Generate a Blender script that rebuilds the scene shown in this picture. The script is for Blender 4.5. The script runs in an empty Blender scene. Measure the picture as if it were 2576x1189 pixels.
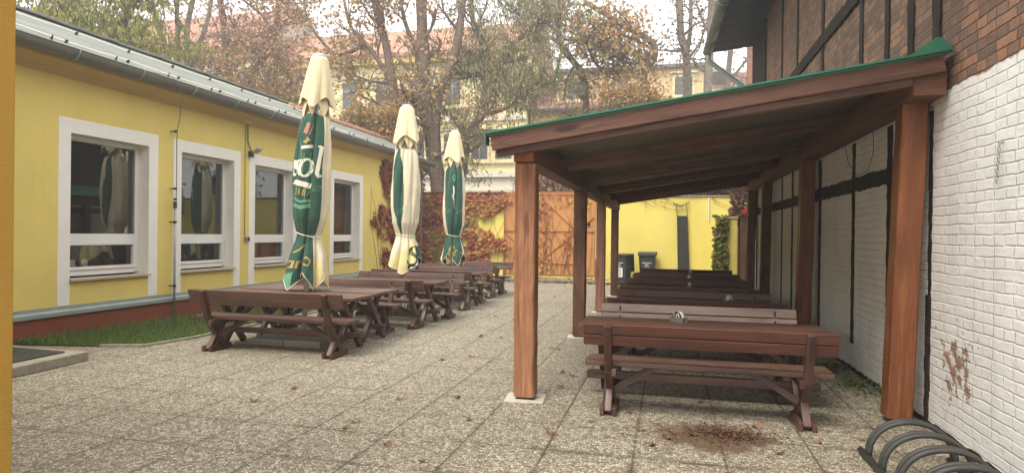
import bpy, bmesh, math, random
from mathutils import Vector, Matrix, noise
R=math.radians; V=Vector
rnd=random.Random(7)
SC=bpy.context.scene; COL=SC.collection

# ------------------------------------------------------------------ camera model (measured from the photograph)
PW,PH,PF=2575.,1189.,1600.
_th=math.atan((1678-PW/2)/PF); _roll=.012
_pit=math.atan((594-_roll*(1678-PW/2)-PH/2)/PF)
_fw=V((-math.sin(_th),math.cos(_th),0)); _rt=V((math.cos(_th),math.sin(_th),0)); _up=V((0,0,1))
CF=_fw*math.cos(_pit)+_up*math.sin(_pit); _u2=_up*math.cos(_pit)-_fw*math.sin(_pit)
CR=_rt*math.cos(_roll)+_u2*math.sin(_roll); CU=_u2*math.cos(_roll)-_rt*math.sin(_roll)
EYE=V((0,0,1.6))
def at(x,y,Y):
    "world point seen at photo position (x, y), at distance Y down the yard"
    d=CF+CR*((x-PW/2)/PF)-CU*((y-PH/2)/PF)
    return EYE+d*(Y/d.y)

# ------------------------------------------------------------------ helpers
def lin(c):
    return tuple(((v/12.92) if v<=.04045 else ((v+.055)/1.055)**2.4) for v in c)
def hexc(h):
    return lin(tuple(int(h[i:i+2],16)/255 for i in (0,2,4)))+(1,)
def rgb(r,g,b): return lin((r/255,g/255,b/255))+(1,)
def tag(o,label=None,cat=None,group=None,kind=None):
    if label: o['label']=label
    if cat: o['category']=cat
    if group: o['group']=group
    if kind: o['kind']=kind
    return o
def thing(name,label,cat,loc=(0,0,0),rz=0,group=None):
    o=bpy.data.objects.new(name,None); COL.objects.link(o); o.empty_display_size=.1
    o.location=loc; o.rotation_euler=(0,0,rz)
    return tag(o,label,cat,group)
def copy_tree(o,parent=None):
    c=o.copy(); COL.objects.link(c)
    if parent is not None: c.parent=parent
    for ch in list(o.children): copy_tree(ch,c)
    return c
class MB:
    def __init__(s): s.v=[]; s.f=[]; s.m=[]; s.g=[]
    def add(s,vs,fs,mi=0,gs=None):
        b=len(s.v); s.v+= [tuple(p) for p in vs]
        s.g+= [tuple(q) for q in (gs if gs is not None else vs)]
        for f in fs: s.f.append(tuple(b+i for i in f)); s.m.append(mi)
    def box(s,c,sz,rot=None,mi=0,off=None):
        "sz x is the grain direction by default if longest axis"
        c=V(c); h=V(sz)/2
        P=[V((x,y,z)) for x in (-h.x,h.x) for y in (-h.y,h.y) for z in (-h.z,h.z)]
        ax=max(range(3),key=lambda i:sz[i]); o=off or (rnd.random()*40,rnd.random()*40,rnd.random()*40)
        G=[]
        for p in P:
            q=[p[ax],p[(ax+1)%3],p[(ax+2)%3]]; G.append((q[0]+o[0],q[1]+o[1],q[2]+o[2]))
        if rot is not None: P=[rot@p for p in P]
        P=[p+c for p in P]
        s.add(P,[(0,1,3,2),(4,6,7,5),(0,4,5,1),(2,3,7,6),(0,2,6,4),(1,5,7,3)],mi,G)
    def bar(s,a,b,w,h,up=(0,0,1),mi=0):
        "rectangular bar from a to b; h along up, w across"
        a=V(a); b=V(b); d=b-a; L=d.length; x=d.normalized(); u=V(up)
        if abs(x.dot(u))>.98: u=V((0,1,0))
        y=u.cross(x).normalized(); z=x.cross(y)
        M=Matrix((x,y,z)).transposed()
        s.box((a+b)/2,(L,w,h),M,mi)
    def tube(s,pts,rad,n=8,mi=0,cap=True):
        pts=[V(p) for p in pts]
        if not hasattr(rad,'__len__'): rad=[rad]*len(pts)
        vs=[];gs=[];fs=[];L=0;t0=None;o=rnd.random()*50
        for i,p in enumerate(pts):
            t=(pts[min(i+1,len(pts)-1)]-pts[max(i-1,0)])
            if t.length<1e-9: t=V((0,0,1))
            t.normalize()
            if t0 is None:
                a=V((0,0,1)) if abs(t.z)<.9 else V((1,0,0)); u=t.cross(a).normalized()
            else:
                u=(u-t*u.dot(t))
                if u.length<1e-6: u=t.orthogonal()
                u.normalize()
            t0=t; w=t.cross(u)
            if i: L+=(p-pts[i-1]).length
            for k in range(n):
                a=2*math.pi*k/n; q=p+(u*math.cos(a)+w*math.sin(a))*rad[i]; vs.append(q)
                gs.append((L+o,math.cos(a)*rad[i],math.sin(a)*rad[i]))
        for i in range(len(pts)-1):
            for k in range(n):
                k2=(k+1)%n; fs.append((i*n+k,i*n+k2,(i+1)*n+k2,(i+1)*n+k))
        if cap: fs+= [tuple(reversed(range(n))),tuple(range((len(pts)-1)*n,len(pts)*n))]
        s.add(vs,fs,mi,gs)
    def quad(s,a,b,c,d,mi=0): s.add([a,b,c,d],[(0,1,2,3)],mi)
    def poly(s,outline,y0,y1,ax=1,mi=0):
        "extrude a 2-D outline along axis ax from y0 to y1"
        def P(q,t):
            r=[0,0,0]; o=[i for i in range(3) if i!=ax]; r[o[0]],r[o[1]]=q; r[ax]=t; return tuple(r)
        n=len(outline); vs=[P(q,y0) for q in outline]+[P(q,y1) for q in outline]
        fs=[tuple(range(n)),tuple(reversed(range(n,2*n)))]+[(i,n+i,n+(i+1)%n,(i+1)%n) for i in range(n)]
        s.add(vs,fs,mi)
    def build(s,name,mats,parent=None,smooth=False,bevel=0,fix=True):
        me=bpy.data.meshes.new(name); me.from_pydata(s.v,[],s.f)
        if not isinstance(mats,(list,tuple)): mats=[mats]
        for m in mats: me.materials.append(m)
        me.polygons.foreach_set('material_index',s.m)
        if smooth: me.polygons.foreach_set('use_smooth',[True]*len(s.f))
        a=me.attributes.new('gc','FLOAT_VECTOR','POINT'); a.data.foreach_set('vector',[x for g in s.g for x in g])
        me.update()
        if fix:
            bm=bmesh.new(); bm.from_mesh(me); bmesh.ops.recalc_face_normals(bm,faces=bm.faces); bm.to_mesh(me); bm.free()
        o=bpy.data.objects.new(name,me); COL.objects.link(o)
        if parent is not None: o.parent=parent
        if bevel:
            b=o.modifiers.new('edge','BEVEL'); b.width=bevel; b.segments=2; b.limit_method='ANGLE'
        return o

# ------------------------------------------------------------------ materials
class NT:
    def __init__(s,name):
        s.m=bpy.data.materials.new(name); s.m.use_nodes=True; s.t=s.m.node_tree; s.n=s.t.nodes
        s.bs=s.n['Principled BSDF']; s.out=s.n['Material Output']
    def node(s,t,**k):
        n=s.n.new(t)
        for a,b in k.items():
            if a.startswith('i_'):
                key=a[2:]
                if key.isdigit(): key=int(key)
                else: key=key.replace('_',' ')
                n.inputs[key].default_value=b
            else: setattr(n,a,b)
        return n
    def l(s,a,b): s.t.links.new(a,b)
    def pos(s): return s.node('ShaderNodeTexCoord').outputs['Object']
    def geo(s): return s.node('ShaderNodeNewGeometry').outputs['Position']
    def gc(s): return s.node('ShaderNodeAttribute',attribute_name='gc').outputs['Vector']
    def mapping(s,src,scale=(1,1,1),loc=(0,0,0),rot=(0,0,0)):
        n=s.node('ShaderNodeMapping'); n.inputs['Scale'].default_value=scale; n.inputs['Location'].default_value=loc; n.inputs['Rotation'].default_value=rot
        s.l(src,n.inputs['Vector']); return n.outputs[0]
    def noise(s,src,scale=5,detail=4,rough=.55,dist=0):
        n=s.node('ShaderNodeTexNoise'); n.inputs['Scale'].default_value=scale; n.inputs['Detail'].default_value=detail; n.inputs['Roughness'].default_value=rough; n.inputs['Distortion'].default_value=dist
        s.l(src,n.inputs['Vector']); return n.outputs['Fac']
    def ramp(s,fac,stops,interp='LINEAR'):
        n=s.node('ShaderNodeValToRGB'); cr=n.color_ramp; cr.interpolation=interp
        while len(cr.elements)<len(stops): cr.elements.new(.5)
        for e,(p,c) in zip(cr.elements,stops):
            e.position=p; e.color=c if len(c)==4 else tuple(c)+(1,)
        s.l(fac,n.inputs[0]); return n.outputs[0]
    def mix(s,f,a,b,mode='MIX'):
        n=s.node('ShaderNodeMix',data_type='RGBA',blend_type=mode)
        for v,i in ((f,0),(a,6),(b,7)):
            if hasattr(v,'links'): s.l(v,n.inputs[i])
            else: n.inputs[i].default_value=v
        return n.outputs[2]
    def math(s,op,a,b=0.,c=None,clamp=False):
        n=s.node('ShaderNodeMath',operation=op,use_clamp=clamp)
        for v,i in ((a,0),(b,1),(c,2)):
            if v is None: continue
            if hasattr(v,'links'): s.l(v,n.inputs[i])
            else: n.inputs[i].default_value=v
        return n.outputs[0]
    def sep(s,src):
        n=s.node('ShaderNodeSeparateXYZ'); s.l(src,n.inputs[0]); return n.outputs
    def comb(s,x,y,z=0.):
        n=s.node('ShaderNodeCombineXYZ')
        for v,i in ((x,0),(y,1),(z,2)):
            if hasattr(v,'links'): s.l(v,n.inputs[i])
            else: n.inputs[i].default_value=v
        return n.outputs[0]
    def bump(s,h,strength=.4,dist=.01):
        n=s.node('ShaderNodeBump'); n.inputs['Strength'].default_value=strength; n.inputs['Distance'].default_value=dist
        s.l(h,n.inputs['Height']); s.l(n.outputs[0],s.bs.inputs['Normal'])
    def fin(s,color,rough=.7,spec=.3,metal=0):
        if hasattr(color,'links'): s.l(color,s.bs.inputs['Base Color'])
        else: s.bs.inputs['Base Color'].default_value=color
        if hasattr(rough,'links'): s.l(rough,s.bs.inputs['Roughness'])
        else: s.bs.inputs['Roughness'].default_value=rough
        s.bs.inputs['Specular IOR Level'].default_value=spec; s.bs.inputs['Metallic'].default_value=metal
        return s.m
BLACK=(0,0,0,1); WHITE=(1,1,1,1)

def wood(name,dark,mid,light,rough=.5,spec=.4,grain=1.,gap=None,weather=.25,coat=0,knots=.5,crack=.66,con=.2):
    t=NT(name); g=t.gc()
    n1=t.noise(t.mapping(g,(1.3*grain,34,34)),1,6,.65,.4)
    warp=t.noise(t.mapping(g,(1.1,3,3)),1.6,3,.5)
    rings=t.node('ShaderNodeTexNoise'); rings.inputs['Scale'].default_value=1; rings.inputs['Detail'].default_value=2; rings.inputs['Distortion'].default_value=2.2
    t.l(t.mapping(g,(1.2,14,14)),rings.inputs['Vector'])
    big=t.noise(t.mapping(g,(.45,1.2,1.2)),1.3,3,.6)
    c=t.ramp(n1,[(con,dark),(.5,mid),(1-con*.9,light)])
    stk=t.noise(t.mapping(g,(.5,11,11)),1.1,3,.6,.6)
    c=t.mix(t.math('MULTIPLY',t.ramp(stk,[(.47,BLACK),(.6,WHITE)]),.55),c,tuple(.75*x for x in dark[:3])+(1,))
    c=t.mix(t.math('MULTIPLY_ADD',t.ramp(rings.outputs['Fac'],[(.42,WHITE),(.5,BLACK),(.58,WHITE)]),.5,.5),dark,c)
    vk=t.node('ShaderNodeTexVoronoi'); vk.inputs['Scale'].default_value=1; t.l(t.mapping(g,(1.6,7,7)),vk.inputs['Vector'])
    kn=t.ramp(vk.outputs['Distance'],[(.13,WHITE),(.24,BLACK)])
    c=t.mix(t.math('MULTIPLY',kn,knots),c,tuple(.35*x for x in dark[:3])+(1,))
    c=t.mix(t.math('MULTIPLY',t.ramp(big,[(.4,BLACK),(.7,WHITE)]),weather),c,tuple(min(1,x*1.35) for x in light[:3])+(1,))
    c=t.mix(t.math('MULTIPLY',t.ramp(warp,[(.5,BLACK),(.72,WHITE)]),.4),c,tuple(.6*x for x in dark[:3])+(1,))
    cr=t.ramp(t.noise(t.mapping(g,(.8,26,26)),1.2,5,.7),[(crack,BLACK),(crack+.05,WHITE)])
    c=t.mix(t.math('MULTIPLY',cr,.6),c,tuple(.3*x for x in dark[:3])+(1,))
    oi=t.node('ShaderNodeObjectInfo'); hv=t.node('ShaderNodeHueSaturation'); t.l(t.math('MULTIPLY_ADD',oi.outputs['Random'],.42,.72),hv.inputs['Value']); t.l(t.math('MULTIPLY_ADD',oi.outputs['Random'],-.3,1.05),hv.inputs['Saturation']); t.l(c,hv.inputs['Color']); c=hv.outputs[0]
    t.bump(t.math('ADD',n1,t.math('MULTIPLY',cr,-.8)),.35,.004)
    if coat: t.bs.inputs['Coat Weight'].default_value=coat; t.bs.inputs['Coat Roughness'].default_value=.35
    return t.fin(c,t.ramp(n1,[(.3,(rough-.08,)*3),(.8,(rough+.15,)*3)]),spec)
def plain(name,c,rough=.6,spec=.3,metal=0,var=.12,scale=6,bump=0,bscale=60):
    t=NT(name); p=t.pos()
    n=t.noise(p,scale,5,.6)
    k=tuple(x*(1-var) for x in c[:3])+(1,); k2=tuple(min(1,x*(1+var)) for x in c[:3])+(1,)
    col=t.ramp(n,[(.3,k),(.7,k2)])
    if bump: t.bump(t.noise(p,bscale,4,.6),bump,.006)
    return t.fin(col,t.ramp(n,[(.3,(rough-.06,)*3),(.7,(min(1,rough+.08),)*3)]),spec,metal)
def leafmat(name,cols,rough=.6,trans=.35,posn=None):
    t=NT(name); g=t.node('ShaderNodeNewGeometry')
    f=g.outputs['Random Per Island']
    if posn:
        nn=t.noise(g.outputs['Position'],posn,3,.6)
        f=t.math('ADD',t.math('MULTIPLY',f,.5),t.math('MULTIPLY_ADD',nn,1.6,-.55),clamp=True)
    n=len(cols); col=t.ramp(f,[((i+.5)/n,c) for i,c in enumerate(cols)])
    t.l(col,t.bs.inputs['Base Color']); t.bs.inputs['Roughness'].default_value=rough; t.bs.inputs['Specular IOR Level'].default_value=.25
    tr=t.node('ShaderNodeBsdfTranslucent'); t.l(col,tr.inputs['Color'])
    mx=t.node('ShaderNodeMixShader'); mx.inputs[0].default_value=trans
    t.l(t.bs.outputs[0],mx.inputs[1]); t.l(tr.outputs[0],mx.inputs[2]); t.l(mx.outputs[0],t.out.inputs['Surface'])
    return t.m
def plaster(name,c,dirt=.25,bump=.25,bscale=140,stretch=(1,1,1),streak=True):
    t=NT(name); p=t.pos()
    n=t.noise(p,1.1,5,.6); n2=t.noise(p,9,4,.6)
    c1=tuple(x*.93 for x in c[:3])+(1,); c2=tuple(min(1,x*1.05) for x in c[:3])+(1,)
    col=t.ramp(n,[(.3,c1),(.7,c2)])
    if streak:
        s=t.noise(t.mapping(p,(6,6,.35)),1,5,.65)
        col=t.mix(t.math('MULTIPLY',t.ramp(s,[(.55,BLACK),(.8,WHITE)]),dirt),col,tuple(x*y for x,y in zip(c[:3],(.62,.58,.5)))+(1,))
    col=t.mix(t.math('MULTIPLY',t.ramp(n2,[(.62,BLACK),(.78,WHITE)]),dirt*.6),col,tuple(x*.7 for x in c[:3])+(1,))
    t.bump(t.noise(t.mapping(p,stretch),bscale,4,.7),bump,.006)
    return t.fin(col,.85,.2)

M={}
M['bench']=wood('stained_bench_wood',rgb(52,30,21),rgb(86,52,38),rgb(114,74,57),.42,.5,weather=.3)
M['bench_top']=wood('worn_table_wood',rgb(66,44,32),rgb(96,66,50),rgb(126,92,74),.46,.5,weather=.4)
M['bench_red']=wood('red_stained_wood',rgb(52,26,16),rgb(88,41,25),rgb(116,60,37),.42,.5,weather=.2)
M['post_honey']=wood('honey_timber',hexc('7d4c2c'),hexc('a5683d'),hexc('bf8a58'),.55,.3,grain=1.4,weather=.3,crack=.6,con=.3)
M['post_red']=wood('red_brown_timber',rgb(112,62,40),rgb(148,90,57),rgb(172,118,80),.5,.35,weather=.2,knots=.5,crack=.64,con=.28)
M['post_brown']=wood('brown_timber',rgb(70,44,31),rgb(108,72,52),rgb(138,98,72),.6,.3,weather=.35,crack=.6,con=.3)
M['beam']=wood('dark_beam_timber',rgb(80,50,33),rgb(116,74,51),rgb(144,100,74),.62,.25,weather=.2)
M['fascia']=wood('fascia_timber',rgb(74,44,32),rgb(110,72,55),rgb(138,98,78),.55,.3,weather=.3,knots=.9)
M['end_grain']=wood('end_grain_timber',hexc('6a321d'),hexc('9c5733'),hexc('bd7b52'),.65,.2,grain=6,weather=.3)
M['end_grain2']=wood('pale_end_grain',hexc('5c3a2a'),hexc('7d543f'),hexc('96694f'),.65,.2,grain=6,weather=.3)
M['old_timber']=wood('old_black_timber',rgb(36,30,26),rgb(56,47,41),rgb(82,70,62),.8,.15,weather=.2)
M['steel']=plain('galvanised_steel',rgb(160,165,162),.4,.5,.25,.1)
M['zinc']=plain('zinc_gutter',rgb(104,103,97),.5,.4,.08,.15,3)
M['dark_metal']=plain('dark_metal',hexc('3a3a38'),.5,.4,.3,.15)
M['flash']=plain('grey_flashing',hexc('95a09b'),.5,.4,.3,.08,4)
M['white']=plain('white_paint',hexc('e4e3dc'),.6,.3,0,.04,4,.05,40)
M['pvc']=plain('white_window_plastic',hexc('dcdcd8'),.35,.45,0,.03,3)
M['sill']=plain('stone_sill',hexc('b3a48e'),.7,.3,0,.15,20)
M['concrete']=plain('concrete',hexc('96907f'),.9,.15,0,.22,9,.4,70)
M['pad']=plain('pale_concrete_pad',hexc('bdb8a8'),.9,.15,0,.15,14,.3,60)
M['slabgrey']=plain('grey_green_slab',rgb(146,148,136),.9,.15,0,.12,9,.4,90)
M['mat']=plain('rubber_mat',hexc('45453f'),.95,.1,0,.2,50,.6,260)
M['plinth']=plaster('red_plinth_render',hexc('7f4630'),.15,.6,120)
M['yellow']=plaster('yellow_plaster',rgb(218,198,114),.28,.15,150)
M['yellow_b']=plaster('lemon_wall_plaster',rgb(228,212,116),.12,.15,120)
M['ochre']=plaster('ochre_rough_render',rgb(188,148,68),.2,.9,55,(1,.5,1.6),False)
M['cornice']=plaster('cornice_plaster',rgb(194,168,108),.3,.15,120)
M['gate']=plain('orange_gate_paint',rgb(196,140,84),.55,.35,0,.08,2)
M['gatebar']=plain('gate_bar_paint',rgb(156,104,58),.55,.35,0,.1,3)
M['coping']=plain('dark_coping',hexc('5a4335'),.7,.3,0,.2,6)
M['green']=plain('green_sheet_metal',rgb(46,108,86),.45,.4,0,.1,3)
M['underside']=plain('sheet_underside',rgb(114,104,88),.7,.2,0,.12,2)
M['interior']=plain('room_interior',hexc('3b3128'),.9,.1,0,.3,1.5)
M['curtain']=plain('grey_curtain',hexc('75746c'),.9,.1,0,.1,6)
M['bin']=plain('grey_bin_plastic',hexc('3b3d3a'),.5,.35,0,.08,8)
M['paper']=plain('white_paper',hexc('dddcd4'),.8,.2,0,.03)
M['panel']=plain('dark_board',hexc('3a3c3a'),.7,.25,0,.12,4)
M['rack']=plain('worn_rack_steel',rgb(64,64,61),.5,.4,.1,.25,14)
M['bark']=plain('bark',rgb(116,100,87),.95,.1,0,.35,7,.7,30)
M['bark_grey']=plain('grey_bark',rgb(130,122,110),.95,.1,0,.3,7,.6,30)
M['cable']=plain('cable_grey',hexc('8b8470'),.6,.3,0,.1)
M['black']=plain('black_plastic',hexc('242422'),.5,.4,0,.1)
M['gold']=plain('gold_print',hexc('c0a565'),.8,.15,0,.05)
M['lightgreen']=plain('pale_green_print',hexc('74a98c'),.8,.15,0,.05)
M['pink']=plain('terracotta_print',hexc('b98170'),.8,.15,0,.05)
M['offwhite']=plain('white_print',hexc('ece6d2'),.8,.15,0,.04)
M['darkgreen_print']=plain('dark_green_print',hexc('24352a'),.8,.15,0,.05)
M['red_thing']=plain('red_plastic',hexc('c43a3a'),.5,.4,0,.1)
def cloth(name,c,b=.06):
    t=NT(name); p=t.pos(); n=t.noise(p,5,4,.6)
    col=t.ramp(n,[(.3,tuple(x*.9 for x in c[:3])+(1,)),(.7,c)])
    w=t.noise(p,220,2,.6); big=t.noise(t.mapping(p,(9,9,2.2)),1.4,4,.55)
    t.bump(t.math('ADD',t.math('MULTIPLY',w,.08),big),.35,.012)
    t.bs.inputs['Sheen Weight'].default_value=.15
    return t.fin(col,.85,.15)
M['cream']=cloth('cream_canvas',hexc('e6dcc0'))
M['cap']=cloth('cream_cap_canvas',rgb(232,216,176))
M['butter']=cloth('butter_canvas',hexc('e6dba0'))
M['greencloth']=cloth('green_canvas',rgb(54,92,78))

def ground_mat():
    t=NT('exposed_aggregate_paving'); p=t.pos(); X,Y,Z=t.sep(p)
    wob=t.noise(p,2.2,3,.5)
    vd=t.node('ShaderNodeVectorMath',operation='ADD'); t.l(p,vd.inputs[0])
    nz=t.node('ShaderNodeTexNoise'); nz.inputs['Scale'].default_value=25; t.l(p,nz.inputs['Vector'])
    vs=t.node('ShaderNodeVectorMath',operation='SCALE'); t.l(nz.outputs['Color'],vs.inputs[0]); vs.inputs['Scale'].default_value=.018; t.l(vs.outputs[0],vd.inputs[1])
    vor=t.node('ShaderNodeTexVoronoi'); vor.inputs['Scale'].default_value=46; t.l(vd.outputs[0],vor.inputs['Vector'])
    ved=t.node('ShaderNodeTexVoronoi',feature='DISTANCE_TO_EDGE'); ved.inputs['Scale'].default_value=46; t.l(vd.outputs[0],ved.inputs['Vector'])
    sepc=t.node('ShaderNodeSeparateColor'); t.l(vor.outputs['Color'],sepc.inputs[0])
    col=t.ramp(sepc.outputs[0],[(0,hexc('6d6350')),(.2,rgb(148,140,120)),(.45,rgb(180,172,150)),(.65,rgb(208,201,182)),(.8,rgb(138,132,118)),(.93,hexc('d8d2bd')),(1,hexc('8b7258'))])
    col=t.mix(t.ramp(ved.outputs['Distance'],[(.02,WHITE),(.16,BLACK)]),col,hexc('5a5041'))
    big=t.noise(p,.55,5,.6)
    col=t.mix(t.math('MULTIPLY',t.ramp(big,[(.42,BLACK),(.68,WHITE)]),.26),col,hexc('6f6554'))
    tone=t.node('ShaderNodeTexWhiteNoise',noise_dimensions='2D'); t.l(t.comb(t.math('FLOOR',t.math('DIVIDE',t.math('SUBTRACT',X,.102),.642)),t.math('FLOOR',t.math('DIVIDE',t.math('ADD',Y,.141),.642))),tone.inputs['Vector'])
    col=t.mix(t.math('MULTIPLY',tone.outputs['Value'],.12),col,hexc('6f6554'))
    # joints
    S=.642
    def line(c,off,w):
        d=t.math('ABSOLUTE',t.math('SUBTRACT',t.math('FRACT',t.math('DIVIDE',t.math('SUBTRACT',c,off),S)),.5))
        return t.ramp(t.math('ADD',d,t.math('MULTIPLY',t.noise(p,40,2,.5),.004)),[(.5-w*1.6,BLACK),(.5-w*.5,WHITE)])
    jx=line(X,.423,.011); jy=line(Y,.18,.012)
    moss=t.ramp(t.noise(p,1.7,5,.7),[(.36,BLACK),(.62,WHITE)])
    j=t.math('MAXIMUM',t.math('MULTIPLY',jx,t.math('MULTIPLY_ADD',moss,.4,.5)),t.math('MULTIPLY',jy,t.math('MULTIPLY_ADD',moss,.75,.04)))
    col=t.mix(t.math('MULTIPLY',j,.85),col,hexc('3a3328'))
    # grime gathering along joints, mostly in the near right part
    wide=t.math('MAXIMUM',line(X,.423,.05),line(Y,.18,.075))
    dirtm=t.ramp(t.noise(t.mapping(p,(1,3.2,1)),1.5,7,.75),[(.46,BLACK),(.56,WHITE)])
    near=t.ramp(t.math('DIVIDE',Y,10.),[(.3,WHITE),(.68,BLACK)])
    near=t.math('MULTIPLY',near,t.ramp(t.math('MULTIPLY_ADD',X,.2,.8),[(.25,(.12,)*3),(.75,WHITE)]))
    col=t.mix(t.math('MULTIPLY',t.math('MULTIPLY',wide,dirtm),t.math('MULTIPLY_ADD',near,.85,.12)),col,hexc('463a2b'))
    # brown leaf-mould stain in front of the near bench
    dx=t.math('DIVIDE',t.math('SUBTRACT',X,.35),.62); dy=t.math('DIVIDE',t.math('SUBTRACT',Y,5.3),.42)
    rr=t.math('ADD',t.math('SQRT',t.math('ADD',t.math('MULTIPLY',dx,dx),t.math('MULTIPLY',dy,dy))),t.math('MULTIPLY_ADD',t.noise(p,4,6,.75),2.4,-1.2))
    col=t.mix(t.ramp(rr,[(.6,(.85,)*3),(1.4,BLACK)]),col,hexc('58432f'))
    h=t.math('SUBTRACT',t.math('MINIMUM',ved.outputs['Distance'],.25),t.math('MULTIPLY',j,.5))
    t.bump(h,.9,.012)
    return t.fin(col,.8,.3)
M['ground']=ground_mat()

def brick_wall():
    t=NT('half_painted_brick'); p=t.pos(); X,Y,Z=t.sep(p)
    wob=t.node('ShaderNodeTexNoise'); wob.inputs['Scale'].default_value=3.2; wob.inputs['Detail'].default_value=3; t.l(p,wob.inputs['Vector'])
    wc=t.node('ShaderNodeSeparateColor'); t.l(wob.outputs['Color'],wc.inputs[0])
    w2=t.node('ShaderNodeTexNoise'); w2.inputs['Scale'].default_value=11; w2.inputs['Detail'].default_value=3; t.l(p,w2.inputs['Vector'])
    wc2=t.node('ShaderNodeSeparateColor'); t.l(w2.outputs['Color'],wc2.inputs[0])
    u=t.math('ADD',t.math('ADD',Y,t.math('MULTIPLY',wc.outputs[0],.08)),t.math('MULTIPLY',wc2.outputs[0],.014)); v=t.math('ADD',t.math('ADD',Z,t.math('MULTIPLY',wc.outputs[1],.034)),t.math('MULTIPLY',wc2.outputs[1],.010))
    vec=t.comb(u,v,0.)
    br=t.node('ShaderNodeTexBrick',offset=.5,squash=.55,squash_frequency=2); t.l(vec,br.inputs['Vector'])
    for k,x in (('Scale',1.),('Mortar Size',.010),('Mortar Smooth',.9),('Bias',-.1),('Brick Width',.27),('Row Height',.079)): br.inputs[k].default_value=x
    br.inputs['Color1'].default_value=BLACK; br.inputs['Color2'].default_value=WHITE; br.inputs['Mortar'].default_value=(.5,.5,.5,1)
    fac=br.outputs['Fac']
    gray=t.node('ShaderNodeRGBToBW'); t.l(br.outputs['Color'],gray.inputs[0])
    patch=t.noise(t.comb(Y,Z,3.),.75,4,.6)
    bc=t.ramp(gray.outputs[0],[(0,rgb(108,90,80)),(.35,rgb(130,102,88)),(.65,rgb(148,116,96)),(.9,rgb(162,118,92)),(.94,rgb(192,130,82)),(1,rgb(200,138,88))])
    bc=t.mix(t.ramp(patch,[(.35,(.6,)*3),(.6,BLACK)]),bc,hexc('5c4a42'))
    bc=t.mix(t.math('MULTIPLY',t.ramp(t.noise(t.comb(Y,Z,0.),14,5,.7),[(.45,BLACK),(.7,WHITE)]),.45),bc,hexc('4b3c34'))
    bc=t.mix(t.math('MULTIPLY',fac,.8),bc,hexc('5b4d42'))
    pn=t.noise(t.comb(Y,Z,1.),2.2,5,.6)
    paint=t.ramp(pn,[(.3,rgb(226,226,222)),(.7,rgb(238,238,235))])
    paint=t.mix(t.math('MULTIPLY',t.ramp(t.noise(t.mapping(t.comb(Y,Z,7.),(3,.5,1)),1.5,5,.7),[(.52,BLACK),(.75,WHITE)]),.25),paint,hexc('aaa79b'))
    # flakes: small chips under the courses and one large peeled patch low down near the yard's mouth
    chip=t.ramp(t.noise(t.mapping(t.comb(Y,Z,0.),(1,1.5,1)),17,6,.72),[(.665,BLACK),(.68,WHITE)])
    dy=t.math('DIVIDE',t.math('SUBTRACT',Y,5.62),.62); dz=t.math('DIVIDE',t.math('SUBTRACT',Z,.6),.55)
    rr=t.math('SQRT',t.math('ADD',t.math('MULTIPLY',dy,dy),t.math('MULTIPLY',dz,dz)))
    pl=t.math('ADD',rr,t.math('MULTIPLY_ADD',t.noise(t.comb(Y,Z,5.),10,6,.72),-3.8,2.32))
    peel=t.ramp(pl,[(.62,WHITE),(.68,BLACK)])
    nearm=t.ramp(t.math('DIVIDE',Y,10.),[(.55,WHITE),(.8,(.25,)*3)])
    miss=t.math('MAXIMUM',peel,t.math('MULTIPLY',chip,nearm))
    edge=t.math('ADD',t.math('ADD',Z,t.math('MULTIPLY',t.noise(t.comb(Y,Z,2.),7,4,.6),.09)),-2.86)
    up=t.ramp(t.math('MULTIPLY_ADD',edge,40.,.5),[(.2,BLACK),(.8,WHITE)])
    bare=t.math('MAXIMUM',up,miss)
    bc2=t.mix(up,rgb(158,124,106),bc)
    col=t.mix(bare,paint,bc2)
    sm=t.noise(t.comb(Y,Z,0.),26,5,.65); lump=t.noise(t.comb(Y,Z,0.),7,3,.5)
    fill=t.ramp(t.noise(t.comb(Y,Z,9.),4.5,4,.6),[(.35,(.25,)*3),(.6,WHITE)])
    h=t.math('ADD',t.math('MULTIPLY',t.math('MULTIPLY',fac,fill),-1.),t.math('MULTIPLY_ADD',sm,.55,t.math('MULTIPLY',lump,.9)))
    h=t.math('ADD',h,t.math('MULTIPLY',gray.outputs[0],.45))
    h=t.math('SUBTRACT',h,t.math('MULTIPLY',miss,.5))
    t.bump(h,.8,.014)
    return t.fin(col,.82,.22)
M['brick']=brick_wall()

def shingle():
    t=NT('grey_slate_roofing'); g=t.gc(); p=t.pos(); X,Y,Z=t.sep(p)
    n=t.noise(t.mapping(p,(6,.5,6)),2.2,6,.7)
    col=t.ramp(n,[(.3,rgb(96,99,94)),(.5,rgb(122,126,120)),(.7,rgb(146,150,143))])
    f=t.math('FRACT',t.math('MULTIPLY',X,5.5))
    course=t.ramp(f,[(0,WHITE),(.12,BLACK)])
    br=t.math('FRACT',t.math('ADD',t.math('MULTIPLY',Y,3.),t.math('MULTIPLY',t.math('FLOOR',t.math('MULTIPLY',X,5.5)),.37)))
    vj=t.ramp(br,[(0,WHITE),(.04,BLACK)])
    c=t.mix(t.math('MULTIPLY',t.math('MAXIMUM',course,t.math('MULTIPLY',vj,.6)),.5),col,hexc('4c4f4b'))
    c=t.mix(t.math('MULTIPLY',t.ramp(t.noise(p,1.2,5,.7),[(.45,BLACK),(.75,WHITE)]),.35),c,hexc('5f6157'))
    t.bump(t.math('SUBTRACT',t.math('MULTIPLY',f,.8),n),.5,.01)
    return t.fin(c,.75,.2)
M['shingle']=shingle()
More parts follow.
